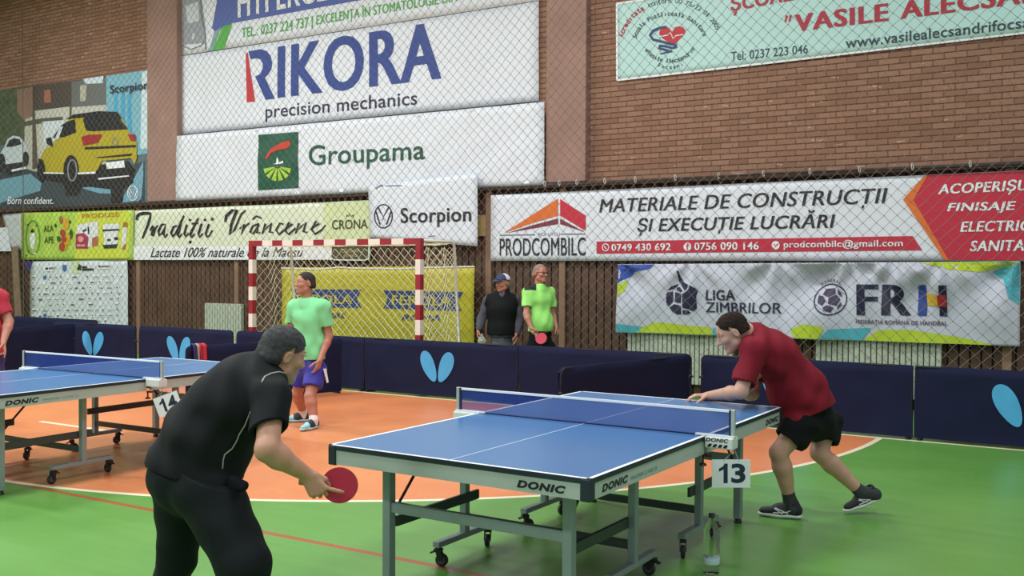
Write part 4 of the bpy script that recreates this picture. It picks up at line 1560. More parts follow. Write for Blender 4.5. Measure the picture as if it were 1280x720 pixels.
def net_material():
    M = bpy.data.materials.new('net_gauze')
    M.use_nodes = True
    nt = M.node_tree
    b = nt.nodes['Principled BSDF']
    b.inputs['Base Color'].default_value = lin('#1c3f92')
    b.inputs['Roughness'].default_value = 0.8
    tr = nt.nodes.new('ShaderNodeBsdfTransparent')
    tr.inputs[0].default_value = (1, 1, 1, 1)
    mx = nt.nodes.new('ShaderNodeMixShader')
    mx.inputs[0].default_value = 0.62
    nt.links.new(tr.outputs[0], mx.inputs[1])
    nt.links.new(b.outputs[0], mx.inputs[2])
    nt.links.new(mx.outputs[0], nt.nodes['Material Output'].inputs[0])
    return M


GAUZE = net_material()


def build_net(label, rz, loc, written):
    t = thing('table_tennis_net', label, 'net', loc, rz, 'nets clamped to the blue tables')
    Lh = TW + 0.1525
    vs, fs = [], []
    for i in range(25):
        y = -Lh + 2 * Lh * i / 24
        for z in (0.762, 0.9):
            vs.append((0.0015 * math.sin(3 * i), y, z))
    for i in range(24):
        fs.append((2 * i, 2 * i + 2, 2 * i + 3, 2 * i + 1))
    make('net_gauze', vs, fs, GAUZE, t)
    mb = MB()
    mb.box((-0.004, -Lh, 0.8975), (0.004, Lh, 0.9125), ch=0.0015)
    mb.build('top_tape', LINEW, t)
    mb = MB()
    mb.tube([(0, -Lh, 0.764), (0, Lh, 0.764)], 0.0035, 6)
    mb.build('bottom_cord', mat('net_cord_blue', '#16295e', 0.8), t, True)
    for sb in (-1, 1):
        mb = MB()
        mb.box((-0.011, sb * Lh - 0.011, 0.735), (0.011, sb * Lh + 0.011, 0.914), ch=0.004)
        po = mb.build('post', mat('net_post_grey', '#b9c0c6', 0.35, 0.4), t)
        mb = MB()
        y0, y1 = sorted((sb * (Lh - 0.006), sb * (Lh - 0.024)))
        mb.box((-0.006, y0, 0.757), (0.006, y1, 0.912), ch=0.002)
        mb.build('sleeve', mat('net_sleeve', '#16223f', 0.7), po)
        mb = MB()
        y0, y1 = sorted((sb * (TW - 0.06), sb * (Lh + 0.012)))
        mb.box((-0.02, y0, 0.7615), (0.02, y1, 0.772), ch=0.002)
        y2, y3 = sorted((sb * (TW + 0.006), sb * (Lh + 0.012)))
        mb.box((-0.045, y2, 0.70), (0.045, y3, 0.762), ch=0.006)
        cl_ = mb.build('clamp', mat('clamp_white', '#d6dbdc', 0.4, 0.1), t)
        mb = MB()
        yk = sb * (TW - 0.02)
        mb.tube([(0, yk, 0.60), (0, yk, 0.655)], 0.006, 8)
        mb.lathe([(0.02, 0.0), (0.022, 0.004), (0.016, 0.012), (0.008, 0.016)], Matrix.Translation((0, yk, 0.592)), 12)
        y4, y5 = sorted((yk, sb * (TW + 0.02)))
        mb.box((-0.012, y4 - 0.01, 0.645), (0.012, y5, 0.658))
        mb.build('screw', mat('screw_red', '#5a1a18', 0.5), cl_, True)
    if written:
        flat_text('DONIC', (-0.0465, -TW - 0.012, 0.737), (0, -1, 0), (0, 0, 1), 0.13, 0.022, LOGO, 'lettering', t, 0.03, 0.25)
        vs, fs = [], []
        for i in range(4):
            q = -TW - 0.02 - i * 0.03
            vs += [(-0.0465, q, 0.708), (-0.0465, q - 0.02, 0.708), (-0.0465, q - 0.03, 0.726), (-0.0465, q - 0.012, 0.726)]
            fs.append((4 * i, 4 * i + 1, 4 * i + 2, 4 * i + 3))
        make('emblem', vs, fs, LOGO, t)
    return t


build_net('white taped blue net across the middle table', T13_RZ, T13_LOC, True)
build_net('white taped blue net across the left table', T14_RZ, T14_LOC, False)


# number cards hung from the net posts on strings
def number_card(txt, label, px, depth, hang_from):
    TLc, TRc, BRc, BLc = [at(x, y, depth) for x, y in px]
    ex, ey = (BRc - BLc), (TLc - BLc)
    w, h = ex.length, ey.length
    ex.normalize()
    n = ex.cross(ey).normalized()
    ey = n.cross(ex)
    t = thing('number_card', label, 'sign', (BLc + BRc) / 2, group='number cards of the tables')
    mb = MB()
    M = Matrix((ex, ey, n)).transposed().to_4x4()
    M.translation = BLc
    mb.box((0, 0, -0.004), (w, h, 0.0), 0, M)
    mb.build('card', mat('card_white', '#dfe4ea', 0.5, var=0.01), t)
    CI = mat('card_ink', '#15243f', 0.5)
    o_ = BLc + ex * (w * 0.15) + ey * (h * 0.16) + n * 0.0012
    one = [(0.50, 0), (0.86, 0), (0.86, 1), (0.58, 1), (0.46, 0.86), (0.10, 0.74), (0.10, 0.58), (0.50, 0.70)]
    P1_ = [o_ + ex * (w * 0.30 * a) + ey * (h * 0.70 * b) for a, b in one]
    make('lettering', P1_, [tuple(f) for f in tessellate_polygon([P1_])], CI, t)
    flat_text(txt[1], o_ + ex * (w * 0.35), ex, ey, w * 0.37, h * 0.70, CI, 'lettering', t, 0.03)
    mb = MB()
    up = hang_from
    for f in (0.3, 0.7):
        mb.tube([BLc + ex * (w * f) + ey * (h - 0.01), up], 0.0025, 5)
    mb.build('string', mat('string_grey', '#8a8f93', 0.8), t)


def loc_pt(loc, rz, p):
    return Matrix.Translation(loc) @ Matrix.Rotation(rz, 4, 'Z') @ Vector(p)


pst = loc_pt(T13_LOC, T13_RZ, (0, -TW - 0.16, 0.70))
number_card('13', 'white card with the number 13 hanging under the net post of the middle table', [(890, 574.5), (938, 574.5), (938, 609.5), (890, 609.5)], (pst - CAM).dot(CF) - 0.02, pst)
pst = loc_pt(T14_LOC, T14_RZ, (0, -TW - 0.16, 0.70))
number_card('14', 'tilted white card with the number 14 hanging under the net post of the left table', [(194, 498), (223, 486.5), (229, 511), (199.5, 522)], (pst - CAM).dot(CF) - 0.02, pst)

# ------------------------------------------------------------------ towels over the divider
def towel(px0, px1, label, hexes, drop, name='towel', y0=433):
    p0 = on_z(px0, y0, 0.735)
    s0 = (p0 - TOWA).dot(TOWD)
    wd = 0.17
    n = Vector((TOWD.y, -TOWD.x, 0))
    mats = [mat('towel_' + h[1:], h, 0.9, var=0.1, bump=0.3, bscale=80) for h in hexes]
    vs, fs, fm = [], [], []
    nx, nz = 12, 16
    for j in range(nz + 1):
        q = -0.4 + 1.4 * j / nz     # over the top: back, ridge, front
        for i in range(nx + 1):
            u = i / nx
            s_ = s0 + (px1 - px0) * 0.0098 * u
            fold = 0.010 * math.sin(9 * u + 2 * q)
            if q < 0:
                p = TOWA + TOWD * s_ - n * (0.028 + abs(fold) * 0.5) + Vector((0, 0, 0.742 + q * drop))
            elif q < 0.12:
                an = PI * q / 0.12
                p = TOWA + TOWD * s_ - n * 0.028 * math.cos(an) + Vector((0, 0, 0.742 + 0.02 * math.sin(an)))
            else:
                p = TOWA + TOWD * (s_ + 0.015 * (q - 0.12)) + n * (0.03 + fold + 0.012) + Vector((0, 0, 0.742 - (q - 0.12) * drop))
            vs.append(p)
    for j in range(nz):
        for i in range(nx):
            a = j * (nx + 1) + i
            fs.append((a, a + 1, a + nx + 2, a + nx + 1))
            fm.append(min(len(mats) - 1, int(i / nx * len(mats))))
    o = make(name, vs, fs, mats, None, fm, True, org=tuple(TOWA + TOWD * s0))
    sd = o.modifiers.new('thickness', 'SOLIDIFY')
    sd.thickness = 0.006
    tag(o, label, 'towel', 'towels over the divider barrier')


towel(242.2, 250.4, 'folded navy towel with a tan edge over the divider barrier, left of the red towel', ['#2b2f63', '#2b2f63', '#b08a78'], 0.24)
towel(253.5, 262.4, 'red towel with a navy stripe over the divider barrier', ['#b3242f', '#2b2f63', '#c0262f', '#c0262f'], 0.22)

# ------------------------------------------------------------------ water bottle on the floor
bp_ = on_z(889, 716)
t = thing('water_bottle', 'clear plastic water bottle with dark cap on the green floor at the bottom edge', 'bottle', bp_)
M = Matrix.Translation(bp_)
PET = bpy.data.materials.new('clear_plastic')
PET.use_nodes = True
b_ = PET.node_tree.nodes['Principled BSDF']
b_.inputs['Base Color'].default_value = (0.93, 0.97, 0.97, 1)
b_.inputs['Roughness'].default_value = 0.05
b_.inputs['Transmission Weight'].default_value = 1.0
b_.inputs['IOR'].default_value = 1.12
mb = MB()
rb = 0.046
prof = [(0.035, 0.0), (0.043, 0.006), (rb, 0.02), (rb - 0.002, 0.05), (rb, 0.06), (rb - 0.003, 0.075), (rb, 0.09), (rb - 0.003, 0.105), (rb, 0.12), (rb, 0.20),
        (rb - 0.002, 0.215), (rb, 0.225), (0.040, 0.25), (0.028, 0.277), (0.0145, 0.294), (0.0135, 0.312)]
mb.lathe(prof, M, 28)
bd = mb.build('body', PET, t, True)
mb = MB()
mb.lathe([(0.0165, 0.308), (0.0175, 0.310), (0.0175, 0.326), (0.015, 0.33)], M, 20)
mb.build('cap', mat('cap_dark', '#1d2a24', 0.4), t, True)
lb = bpy.data.materials.new('bottle_label')
lb.use_nodes = True
b_ = lb.node_tree.nodes['Principled BSDF']
b_.inputs['Base Color'].default_value = lin('#bcd3da')
b_.inputs['Roughness'].default_value = 0.3
mb = MB()
mb.lathe([(rb + 0.0006, 0.055), (rb + 0.0008, 0.056), (rb + 0.0008, 0.088), (rb + 0.0006, 0.089)], M, 28)
mb.build('label_band', lb, t, True)
# ------------------------------------------------------------------ people: bodies and clothes as smooth surfaces
f4 = np.float32


class Field:
    """a signed distance grid that shapes are blended into; meshed by surface nets"""

    def __init__(self, lo, hi, h):
        self.lo, self.h = np.array(lo, f4), h
        self.n = np.ceil((np.array(hi) - np.array(lo)) / h).astype(int) + 1
        self.v = np.full(self.n, 0.5, f4)

    def like(self):
        F = Field.__new__(Field)
        F.lo, F.h, F.n = self.lo, self.h, self.n
        F.v = np.full(self.n, 0.5, f4)
        return F

    def region(self, lo, hi):
        a = np.clip(np.floor((np.array(lo) - self.lo) / self.h).astype(int), 0, self.n - 1)
        b = np.clip(np.ceil((np.array(hi) - self.lo) / self.h).astype(int) + 1, 1, self.n)
        ax = [self.lo[i] + self.h * np.arange(a[i], b[i], dtype=f4) for i in range(3)]
        return (slice(a[0], b[0]), slice(a[1], b[1]), slice(a[2], b[2])), ax[0][:, None, None], ax[1][None, :, None], ax[2][None, None, :]

    def blend(self, sl, d, k, op):
        a = self.v[sl]
        if op == 'sub':
            d = -d
            h = np.clip(k - np.abs(a - d), 0, None) / k
            self.v[sl] = np.maximum(a, d) + h * h * k * 0.25
        else:
            h = np.clip(k - np.abs(a - d), 0, None) / k
            self.v[sl] = np.minimum(a, d) - h * h * k * 0.25

    def cone(self, a, b, ra, rb, k=0.03, flat=None, clip=(), op='add'):
        """tapered limb from a to b; flat = (axis, ratio) squeezes it along the axis"""
        a, b = np.array(a[:], f4), np.array(b[:], f4)
        R = max(ra, rb) + k + 0.02
        if flat is not None and flat[1] > 1:
            R *= flat[1]
        sl, X, Y, Z = self.region(np.minimum(a, b) - R, np.maximum(a, b) + R)
        ab = b - a
        L2 = float(ab @ ab) + 1e-9
        px, py, pz = X - a[0], Y - a[1], Z - a[2]
        t = np.clip((px * ab[0] + py * ab[1] + pz * ab[2]) / L2, 0, 1)
        qx, qy, qz = px - t * ab[0], py - t * ab[1], pz - t * ab[2]
        if flat is not None:
            n = np.array(flat[0][:], f4)
            n /= np.linalg.norm(n)
            s = qx * n[0] + qy * n[1] + qz * n[2]
            m_ = s * (1 / flat[1] - 1)
            qx, qy, qz = qx + n[0] * m_, qy + n[1] * m_, qz + n[2] * m_
        d = np.sqrt(qx * qx + qy * qy + qz * qz) - (ra + (rb - ra) * t)
        if flat is not None and flat[1] < 1:
            d = d * (0.5 + 0.5 * flat[1])
        for p, nn in clip:
            p, nn = np.array(p[:], f4), np.array(nn[:], f4)
            nn = nn / np.linalg.norm(nn)
            d = np.maximum(d, (X - p[0]) * nn[0] + (Y - p[1]) * nn[1] + (Z - p[2]) * nn[2])
        self.blend(sl, d, k, op)
        return self

    def chain(self, pts, rs, k=0.03, **kw):
        for i in range(len(pts) - 1):
            self.cone(pts[i], pts[i + 1], rs[i], rs[i + 1], k, **kw)
        return self

    def ell(self, c, fr, rad, k=0.02, clip=(), op='add'):
        """ellipsoid; fr = three unit axes"""
        c = np.array(c[:], f4)
        R = max(rad) + k + 0.02
        sl, X, Y, Z = self.region(c - R, c + R)
        px, py, pz = X - c[0], Y - c[1], Z - c[2]
        k0 = k1 = 0
        for ax, r in zip(fr, rad):
            s = px * ax[0] + py * ax[1] + pz * ax[2]
            k0 = k0 + (s / r) ** 2
            k1 = k1 + (s / (r * r)) ** 2
        k0, k1 = np.sqrt(k0), np.sqrt(k1) + 1e-6
        d = (k0 * (k0 - 1) / k1).astype(f4)
        for p, nn in clip:
            p, nn = np.array(p[:], f4), np.array(nn[:], f4)
            nn = nn / np.linalg.norm(nn)
            d = np.maximum(d, (X - p[0]) * nn[0] + (Y - p[1]) * nn[1] + (Z - p[2]) * nn[2])
        self.blend(sl, d, k, op)
        return self

    def cut(self, p, nn):
        """keep only the side away from nn"""
        sl, X, Y, Z = self.region(self.lo, self.lo + self.n * self.h)
        p, nn = np.array(p[:], f4), np.array(nn[:], f4)
        nn = nn / np.linalg.norm(nn)
        self.v = np.maximum(self.v, (X - p[0]) * nn[0] + (Y - p[1]) * nn[1] + (Z - p[2]) * nn[2])
        return self

    def wrinkle(self, amp, seed, waves_):
        sl, X, Y, Z = self.region(self.lo, self.lo + self.n * self.h)
        r = random.Random(seed)
        w = 0
        for d, lam in waves_:
            d = Vector(d).normalized()
            kx = 2 * PI / lam
            ph = r.uniform(0, 6.28)
            ph2 = r.uniform(0, 6.28)
            o = d.orthogonal().normalized()
            arg = kx * (d.x * X + d.y * Y + d.z * Z)
            arg2 = kx * 0.45 * (o.x * X + o.y * Y + o.z * Z)
            w = w + np.sin(arg + ph + 1.3 * np.sin(arg2 + ph2))
        self.v = self.v + (amp / len(waves_)) * w.astype(f4)
        return self

    def mesh(self):
        v, n = self.v, self.n
        s = v < 0
        c = np.zeros(n - 1, np.uint8)
        for i in (0, 1):
            for j in (0, 1):
                for k in (0, 1):
                    c += s[i:n[0] - 1 + i, j:n[1] - 1 + j, k:n[2] - 1 + k]
        act = (c > 0) & (c < 8)
        idx = np.argwhere(act)
        ids = np.full(n - 1, -1, np.int32)
        ids[act] = np.arange(len(idx))
        acc = np.zeros((len(idx), 3), f4)
        cnt = np.zeros(len(idx), f4)
        cor = [(0, 0, 0), (1, 0, 0), (0, 1, 0), (1, 1, 0), (0, 0, 1), (1, 0, 1), (0, 1, 1), (1, 1, 1)]
        val = [v[idx[:, 0] + a, idx[:, 1] + b, idx[:, 2] + d] for a, b, d in cor]
        for a in range(8):
            for b in range(a + 1, 8):
                if sum(abs(cor[a][q] - cor[b][q]) for q in range(3)) != 1:
                    continue
                x = (val[a] < 0) != (val[b] < 0)
                den = np.where(x, val[a] - val[b], 1)
                t = np.where(x, val[a] / den, 0)
                for q in range(3):
                    acc[:, q] += np.where(x, cor[a][q] + t * (cor[b][q] - cor[a][q]), 0)
                cnt += x
        P = (idx + acc / cnt[:, None]) * self.h + self.lo
        Fs = []
        for ax in range(3):
            sa = s[tuple(slice(0, n[q] - 1) if q == ax else slice(1, n[q] - 1) for q in range(3))]
            sb = s[tuple(slice(1, n[q]) if q == ax else slice(1, n[q] - 1) for q in range(3))]
            e = np.argwhere(sa != sb)
            fl_ = sa[tuple(e.T)]
            b1, b2 = (ax + 1) % 3, (ax + 2) % 3
            base = e.copy()
            for q in range(3):
                if q != ax:
                    base[:, q] += 1

            def g_(d1, d2):
                o = base.copy()
                o[:, b1] -= d1
                o[:, b2] -= d2
                return ids[o[:, 0], o[:, 1], o[:, 2]]
            q4 = np.stack([g_(1, 1), g_(0, 1), g_(0, 0), g_(1, 0)], 1)
            q4[~fl_] = q4[~fl_][:, ::-1]
            Fs.append(q4)
        Fq = np.concatenate(Fs)
        Fq = Fq[(Fq >= 0).all(1)]
        return P.astype(float), Fq

    def build(self, name, mats, parent, fmat=None):
        P, Fq = self.mesh()
        fm = None
        if fmat is not None:
            fm = fmat(P[Fq].mean(1))
        return make(name, P, Fq, mats, parent, fm, True)


def frame(f, u):
    """forward, left, up unit axes"""
    f = Vector(f).normalized()
    u = Vector(u)
    l = u.cross(f).normalized()
    u = f.cross(l).normalized()
    return f, l, u


SKIN = mat('skin', '#c08d75', 0.5, var=0.06, scale=14, bump=0.05, bscale=120)
SKIN2 = mat('skin_ruddy', '#b77a66', 0.5, var=0.06, scale=14, bump=0.05, bscale=120)
EYEW = mat('eye_white', '#d9d4cc', 0.3, var=0.01)
IRIS = mat('eye_dark', '#2a1d17', 0.2)
LIP = mat('lip', '#9c5d55', 0.5)


def head(Fd, c, f, u, S=1.0, nose=1.0, jaw=1.0):
    """skull, face, ears; c is the middle of the skull"""
    f, l, u = frame(f, u)
    A = (f, l, u)

    def p(a, b, d):
        return c + (f * a + l * b + u * d) * S
    Fd.ell(p(-0.012, 0, 0.028), A, (0.096 * S, 0.074 * S, 0.084 * S), 0.02)
    Fd.ell(p(0.030, 0, -0.02), A, (0.062 * S, 0.061 * S, 0.085 * S), 0.03)           # face
    Fd.cone(p(0.012, 0.042, -0.070), p(0.066, 0.014, -0.099), 0.026 * S, 0.020 * S * jaw, 0.03)
    Fd.cone(p(0.012, -0.042, -0.070), p(0.066, -0.014, -0.099), 0.026 * S, 0.020 * S * jaw, 0.03)
    Fd.ell(p(0.078, 0, -0.100), A, (0.017 * S, 0.020 * S, 0.015 * S), 0.02)           # chin
    for s in (-1, 1):
        Fd.cone(p(0.080, 0.012 * s, 0.022), p(0.066, 0.046 * s, 0.020), 0.010 * S, 0.010 * S, 0.012)   # brow
        Fd.ell(p(0.060, 0.040 * s, -0.026), A, (0.022 * S, 0.022 * S, 0.018 * S), 0.025)  # cheek
        Fd.ell(p(0.088, 0.031 * s, 0.003), A, (0.012 * S, 0.016 * S, 0.010 * S), 0.008, op='sub')  # eye hollow
        Fd.ell(p(0.071, 0.031 * s, 0.003), A, (0.0135 * S, 0.0145 * S, 0.0125 * S), 0.006)        # lid
        # ear: rim with a hollow
        ea = (f * 0.95 - u * 0.25).normalized()
        eu = (u + f * 0.2).normalized()
        Fd.ell(p(-0.012, 0.079 * s, -0.010), (ea, l, eu), (0.019 * S, 0.008 * S, 0.031 * S), 0.006)
        Fd.ell(p(-0.008, 0.089 * s, -0.006), (ea, l, eu), (0.012 * S, 0.008 * S, 0.021 * S), 0.004, op='sub')
    Fd.cone(p(0.086, 0, 0.012), p(0.108, 0, -0.030), 0.0085 * S, 0.0135 * S * nose, 0.012)           # nose
    for s in (-1, 1):
        Fd.ell(p(0.096, 0.012 * s, -0.034), A, (0.012 * S, 0.009 * S, 0.008 * S), 0.008)
    Fd.cone(p(0.088, -0.018, -0.063), p(0.088, 0.018, -0.063), 0.0075 * S, 0.0075 * S, 0.010)         # lips
    Fd.cone(p(0.086, -0.015, -0.074), p(0.086, 0.015, -0.074), 0.008 * S, 0.008 * S, 0.010)
    return f, l, u


def eyes(c, f, u, parent, S=1.0):
    f, l, u = frame(f, u)
    for s in (-1, 1):
        e = c + (f * 0.0755 + l * (0.031 * s) + u * 0.004) * S
        mb = MB()
        mb.ball(e, 0.0098 * S, 12, 0)
        mb.ball(e + f * 0.0068 * S, 0.0044 * S, 8, 1)
        mb.build('eye', [EYEW, IRIS], parent, True)
        mb = MB()
        b0 = c + (f * 0.086 + l * (0.012 * s) + u * 0.026) * S
        b1 = c + (f * 0.083 + l * (0.032 * s) + u * 0.031) * S
        b2 = c + (f * 0.068 + l * (0.050 * s) + u * 0.024) * S
        mb.tube([b0, b1, b2], [0.004 * S, 0.0045 * S, 0.002 * S], 6)
        mb.build('eyebrow', mat('brow_hair', '#3a2c25', 0.8), parent, True)
    mb = MB()
    mb.tube([c + (f * 0.0955 + l * a + u * (-0.0685 - abs(a) * 0.1)) * S for a in (-0.02, -0.01, 0, 0.01, 0.02)], [0.0012, 0.0022, 0.0024, 0.0022, 0.0012], 5)
    mb.build('mouth', LIP, parent, True)


def hair(Fd_like, c, f, u, parent, material, front=0.06, low=-0.05, thick=0.011, S=1.0, top=0.0, name='hair'):
    """close hair shell: skull swollen a little, cut away over the face, ears and neck"""
    f, l, u = frame(f, u)
    A = (f, l, u)
    R = 0.125 * S + thick
    H = Field(np.array(c[:]) - R, np.array(c[:]) + R, 0.004)

    def p(a, b, d):
        return c + (f * a + l * b + u * d) * S
    # forehead line, sideburn line, nape
    H.ell(p(-0.012, 0, 0.028), A, ((0.096 + thick) * S, (0.074 + thick * 0.9) * S, (0.084 + thick + top) * S), 0.01)
    H.cone(p(-0.055, 0.03, -0.03), p(-0.058, 0.022, -0.075), 0.052 * S, 0.04 * S, 0.03)
    H.cone(p(-0.055, -0.03, -0.03), p(-0.058, -0.022, -0.075), 0.052 * S, 0.04 * S, 0.03)
    H.wrinkle(0.0022, 5, [((1, 0.3, 0.2), 0.028), ((0.2, 1, 0.4), 0.022), ((0.1, 0.4, 1), 0.03)])
    sl, X, Y, Z = H.region(H.lo, H.lo + H.n * H.h)
    c_ = np.array(c[:], f4)
    ff = ((X - c_[0]) * f.x + (Y - c_[1]) * f.y + (Z - c_[2]) * f.z) / S
    uu = ((X - c_[0]) * u.x + (Y - c_[1]) * u.y + (Z - c_[2]) * u.z) / S
    ll = ((X - c_[0]) * l.x + (Y - c_[1]) * l.y + (Z - c_[2]) * l.z) / S
    # hairline: above the brow in front, down past the ear behind it
    line = np.where(ff > 0.012, 0.062 + (ff - front) * 0.35 + 0.6 * np.clip(np.abs(ll) - 0.035, 0, 1) * -1.2, np.where(ff > -0.03, 0.005 + (ff + 0.03) * 1.0, low))
    face = np.where(ff > front, 0.03, -0.03)
    H.v = np.maximum(H.v, (line - uu).astype(f4) * 0.8)
    H.v = np.maximum(H.v, ((ff - front - 0.01) * 0.9).astype(f4) - np.clip(uu - 0.075, 0, 1).astype(f4) * 0.9)
    for s in (-1, 1):       # leave the ears free
        H.ell(p(-0.010, 0.085 * s, -0.014), A, (0.030 * S, 0.030 * S, 0.036 * S), 0.004, op='sub')
    return H.build(name, material, parent)


def hand(Fd, w, d, n, thumb, curls, S=1.0, spread=0.10, thumb_curl=0.5, k=0.006, thumb_out=0.75):
    """palm, four fingers and a thumb. w wrist, d towards the knuckles, n the way the palm faces, thumb = side of the thumb"""
    d = Vector(d).normalized()
    n = Vector(n)
    n = (n - d * n.dot(d)).normalized()
    s = n.cross(d)
    if s.dot(Vector(thumb)) < 0:
        s = -s
    tips = []
    offs = (0.031, 0.0105, -0.0105, -0.030)
    reach = (0.088, 0.092, 0.087, 0.078)
    lens = (0.074, 0.082, 0.076, 0.060)
    rad = (0.0088, 0.0090, 0.0086, 0.0078)
    for i in range(4):
        kn = w + (d * reach[i] + s * offs[i]) * S
        Fd.cone(w + (d * 0.012 + s * offs[i] * 0.55) * S, kn, 0.0145 * S, 0.0115 * S, 0.014)
    for i in range(4):
        kn = w + (d * reach[i] + s * offs[i]) * S
        cu = curls[i]
        sp = spread[i] if isinstance(spread, (tuple, list)) else offs[i] / 0.03 * spread
        base = (d + s * sp).normalized()
        p = kn
        ang = 0
        L = lens[i]
        r0 = rad[i] * S
        for seg, (fr_, cc) in enumerate(zip((0.46, 0.31, 0.23), cu)):
            ang += cc
            dr = base * math.cos(ang) + n * math.sin(ang)
            q = p + dr * (L * fr_ * S)
            Fd.cone(p, q, r0 * (1.0 - 0.09 * seg), r0 * (0.91 - 0.09 * seg), k)
            p = q
        tips.append(p)
    b = w + (d * 0.026 + s * 0.026 + n * 0.004) * S
    t1 = (d * 0.62 + s * thumb_out + n * 0.30).normalized()
    m1 = b + t1 * 0.042 * S
    Fd.cone(w + (d * 0.012 + s * 0.012) * S, b, 0.015 * S, 0.0145 * S, 0.012)
    Fd.cone(b, m1, 0.0145 * S, 0.0115 * S, 0.010)
    t2 = (t1 * math.cos(thumb_curl) + (d * 0.6 - s * 0.5 + n * 0.5).normalized() * math.sin(thumb_curl)).normalized()
    m2 = m1 + t2 * 0.034 * S
    Fd.cone(m1, m2, 0.0112 * S, 0.0100 * S, k)
    t3 = (t2 * math.cos(thumb_curl * 0.6) + (d * 0.6 - s * 0.6 + n * 0.4).normalized() * math.sin(thumb_curl * 0.6)).normalized()
    m3 = m2 + t3 * 0.026 * S
    Fd.cone(m2, m3, 0.0100 * S, 0.0082 * S, k)
    return tips + [m3]


RELAX = ((0.25, 0.35, 0.25), (0.3, 0.4, 0.3), (0.35, 0.45, 0.3), (0.4, 0.5, 0.3))
GRIP = ((0.75, 1.1, 0.7), (0.85, 1.2, 0.8), (0.9, 1.2, 0.8), (0.95, 1.2, 0.8))


def shoe(parent, ankle, heel, toe, up, upper_m, sole_m, S=1.0, stripe=None, toe_m=None):
    """trainer: upper with collar, thick pale sole as its own piece; heel and toe are points of the sole's underside"""
    heel, toe, ankle = Vector(heel), Vector(toe), Vector(ankle)
    d = (toe - heel).normalized()
    up = Vector(up)
    up = (up - d * up.dot(d)).normalized()
    s = up.cross(d)
    L = (toe - heel).length
    lo = np.minimum(np.array(heel[:]), np.array(toe[:])) - 0.12
    hi = np.maximum(np.array(heel[:]), np.array(toe[:])) + 0.17
    Fd = Field(lo, hi, 0.005)

    def p(a, b, c):
        return heel + d * (a * L) + s * b + up * c
    Fd.cone(p(0.14, 0, 0.050), p(0.50, 0, 0.046), 0.036, 0.041, 0.03)
    Fd.cone(p(0.50, 0, 0.044), p(0.84, 0.004, 0.034), 0.041, 0.033, 0.03, flat=(up, 0.85))
    Fd.cone(p(0.14, 0, 0.06), p(0.20, 0, 0.10), 0.036, 0.038, 0.03)
    Fd.cone(p(0.30, 0, 0.085), p(0.55, 0, 0.062), 0.028, 0.026, 0.02)
    Fd.cut(p(0, 0, 0.014), -up)
    Fd.cone(p(0.22, 0, 0.08), p(0.24, 0, 0.16), 0.027, 0.031, 0.01, op='sub')
    mats = [upper_m] + ([toe_m] if toe_m else [])

    def fmat(C):
        q = (C - np.array(heel[:])) @ np.array(d[:]) / L
        return np.where(q > 0.62, 1, 0)
    o = Fd.build('shoe', mats, parent, fmat if toe_m else None)
    Fs = Field(lo, hi, 0.005)
    Fs.cone(p(0.12, 0, 0.018), p(0.55, 0, 0.018), 0.037, 0.043, 0.02, flat=(up, 0.5))
    Fs.cone(p(0.55, 0, 0.018), p(0.87, 0.004, 0.02), 0.043, 0.034, 0.02, flat=(up, 0.5))
    Fs.cut(p(0, 0, 0.0), -up)
    Fs.cut(p(0, 0, 0.030), up)
    Fs.build('sole', sole_m, o)
    if stripe:
        bv = BVHTree.FromPolygons([o.matrix_world @ v.co + root_org(o) if False else v.co + root_org(o) for v in o.data.vertices], [tuple(f.vertices) for f in o.data.polygons])
        for sd in (-1, 1):
            for ln in (((0.30, 0.035), (0.42, 0.052), (0.58, 0.068)), ((0.42, 0.032), (0.50, 0.048), (0.60, 0.064)), ((0.18, 0.068), (0.34, 0.044), (0.62, 0.036))):
                pts = []
                for i in range(7):
                    t_ = i / 6 * 2
                    k = min(int(t_), 1)
                    a = ln[k][0] + (ln[k + 1][0] - ln[k][0]) * (t_ - k)
                    c = ln[k][1] + (ln[k + 1][1] - ln[k][1]) * (t_ - k)
                    hit = bv.ray_cast(p(a, sd * 0.15, c), -s * sd)
                    if hit[0] is not None:
                        pts.append(hit[0] + hit[1] * 0.001)
                if len(pts) > 2:
                    mb = MB()
                    mb.tube(pts, 0.0042, 6)
                    mb.build('side_stripe', stripe, o, True)
    return o


def sock(parent, ankle, heel_c, top, r0, r1, material):
    lo = np.minimum(np.array(heel_c[:]), np.array(top[:])) - 0.09
    hi = np.maximum(np.array(heel_c[:]), np.array(top[:])) + 0.09
    Fd = Field(lo, hi, 0.005)
    ax = (Vector(top) - Vector(ankle)).normalized()
    Fd.cone(heel_c, ankle, r0 * 1.05, r0, 0.02)
    Fd.cone(ankle, Vector(top) + ax * 0.03, r0, r1, 0.02, clip=[(top, ax)])
    return Fd.build('sock', material, parent)


def decal_line(obj, px, w, material, name, parent, depth_hint=None):
    """raised piping on a garment: points of the photo carried along the view rays onto the garment's surface"""
    off = root_org(obj)
    bv = BVHTree.FromPolygons([v.co + off for v in obj.data.vertices], [tuple(f.vertices) for f in obj.data.polygons])
    pts = []
    for (x0, y0), (x1, y1) in zip(px, px[1:]):
        n = max(2, int(math.hypot(x1 - x0, y1 - y0) / 2))
        for i in range(n):
            t = i / n
            d = ray(x0 + (x1 - x0) * t, y0 + (y1 - y0) * t).normalized()
            hit = bv.ray_cast(CAM, d)
            if hit[0] is not None:
                q = hit[0] + hit[1] * (w * 0.25)
                if not pts or (q - pts[-1]).length < 0.08:
                    pts.append(q)
    if len(pts) > 2:
        mb = MB()
        mb.tube(pts, w, 6)
        mb.build(name, material, parent, True)


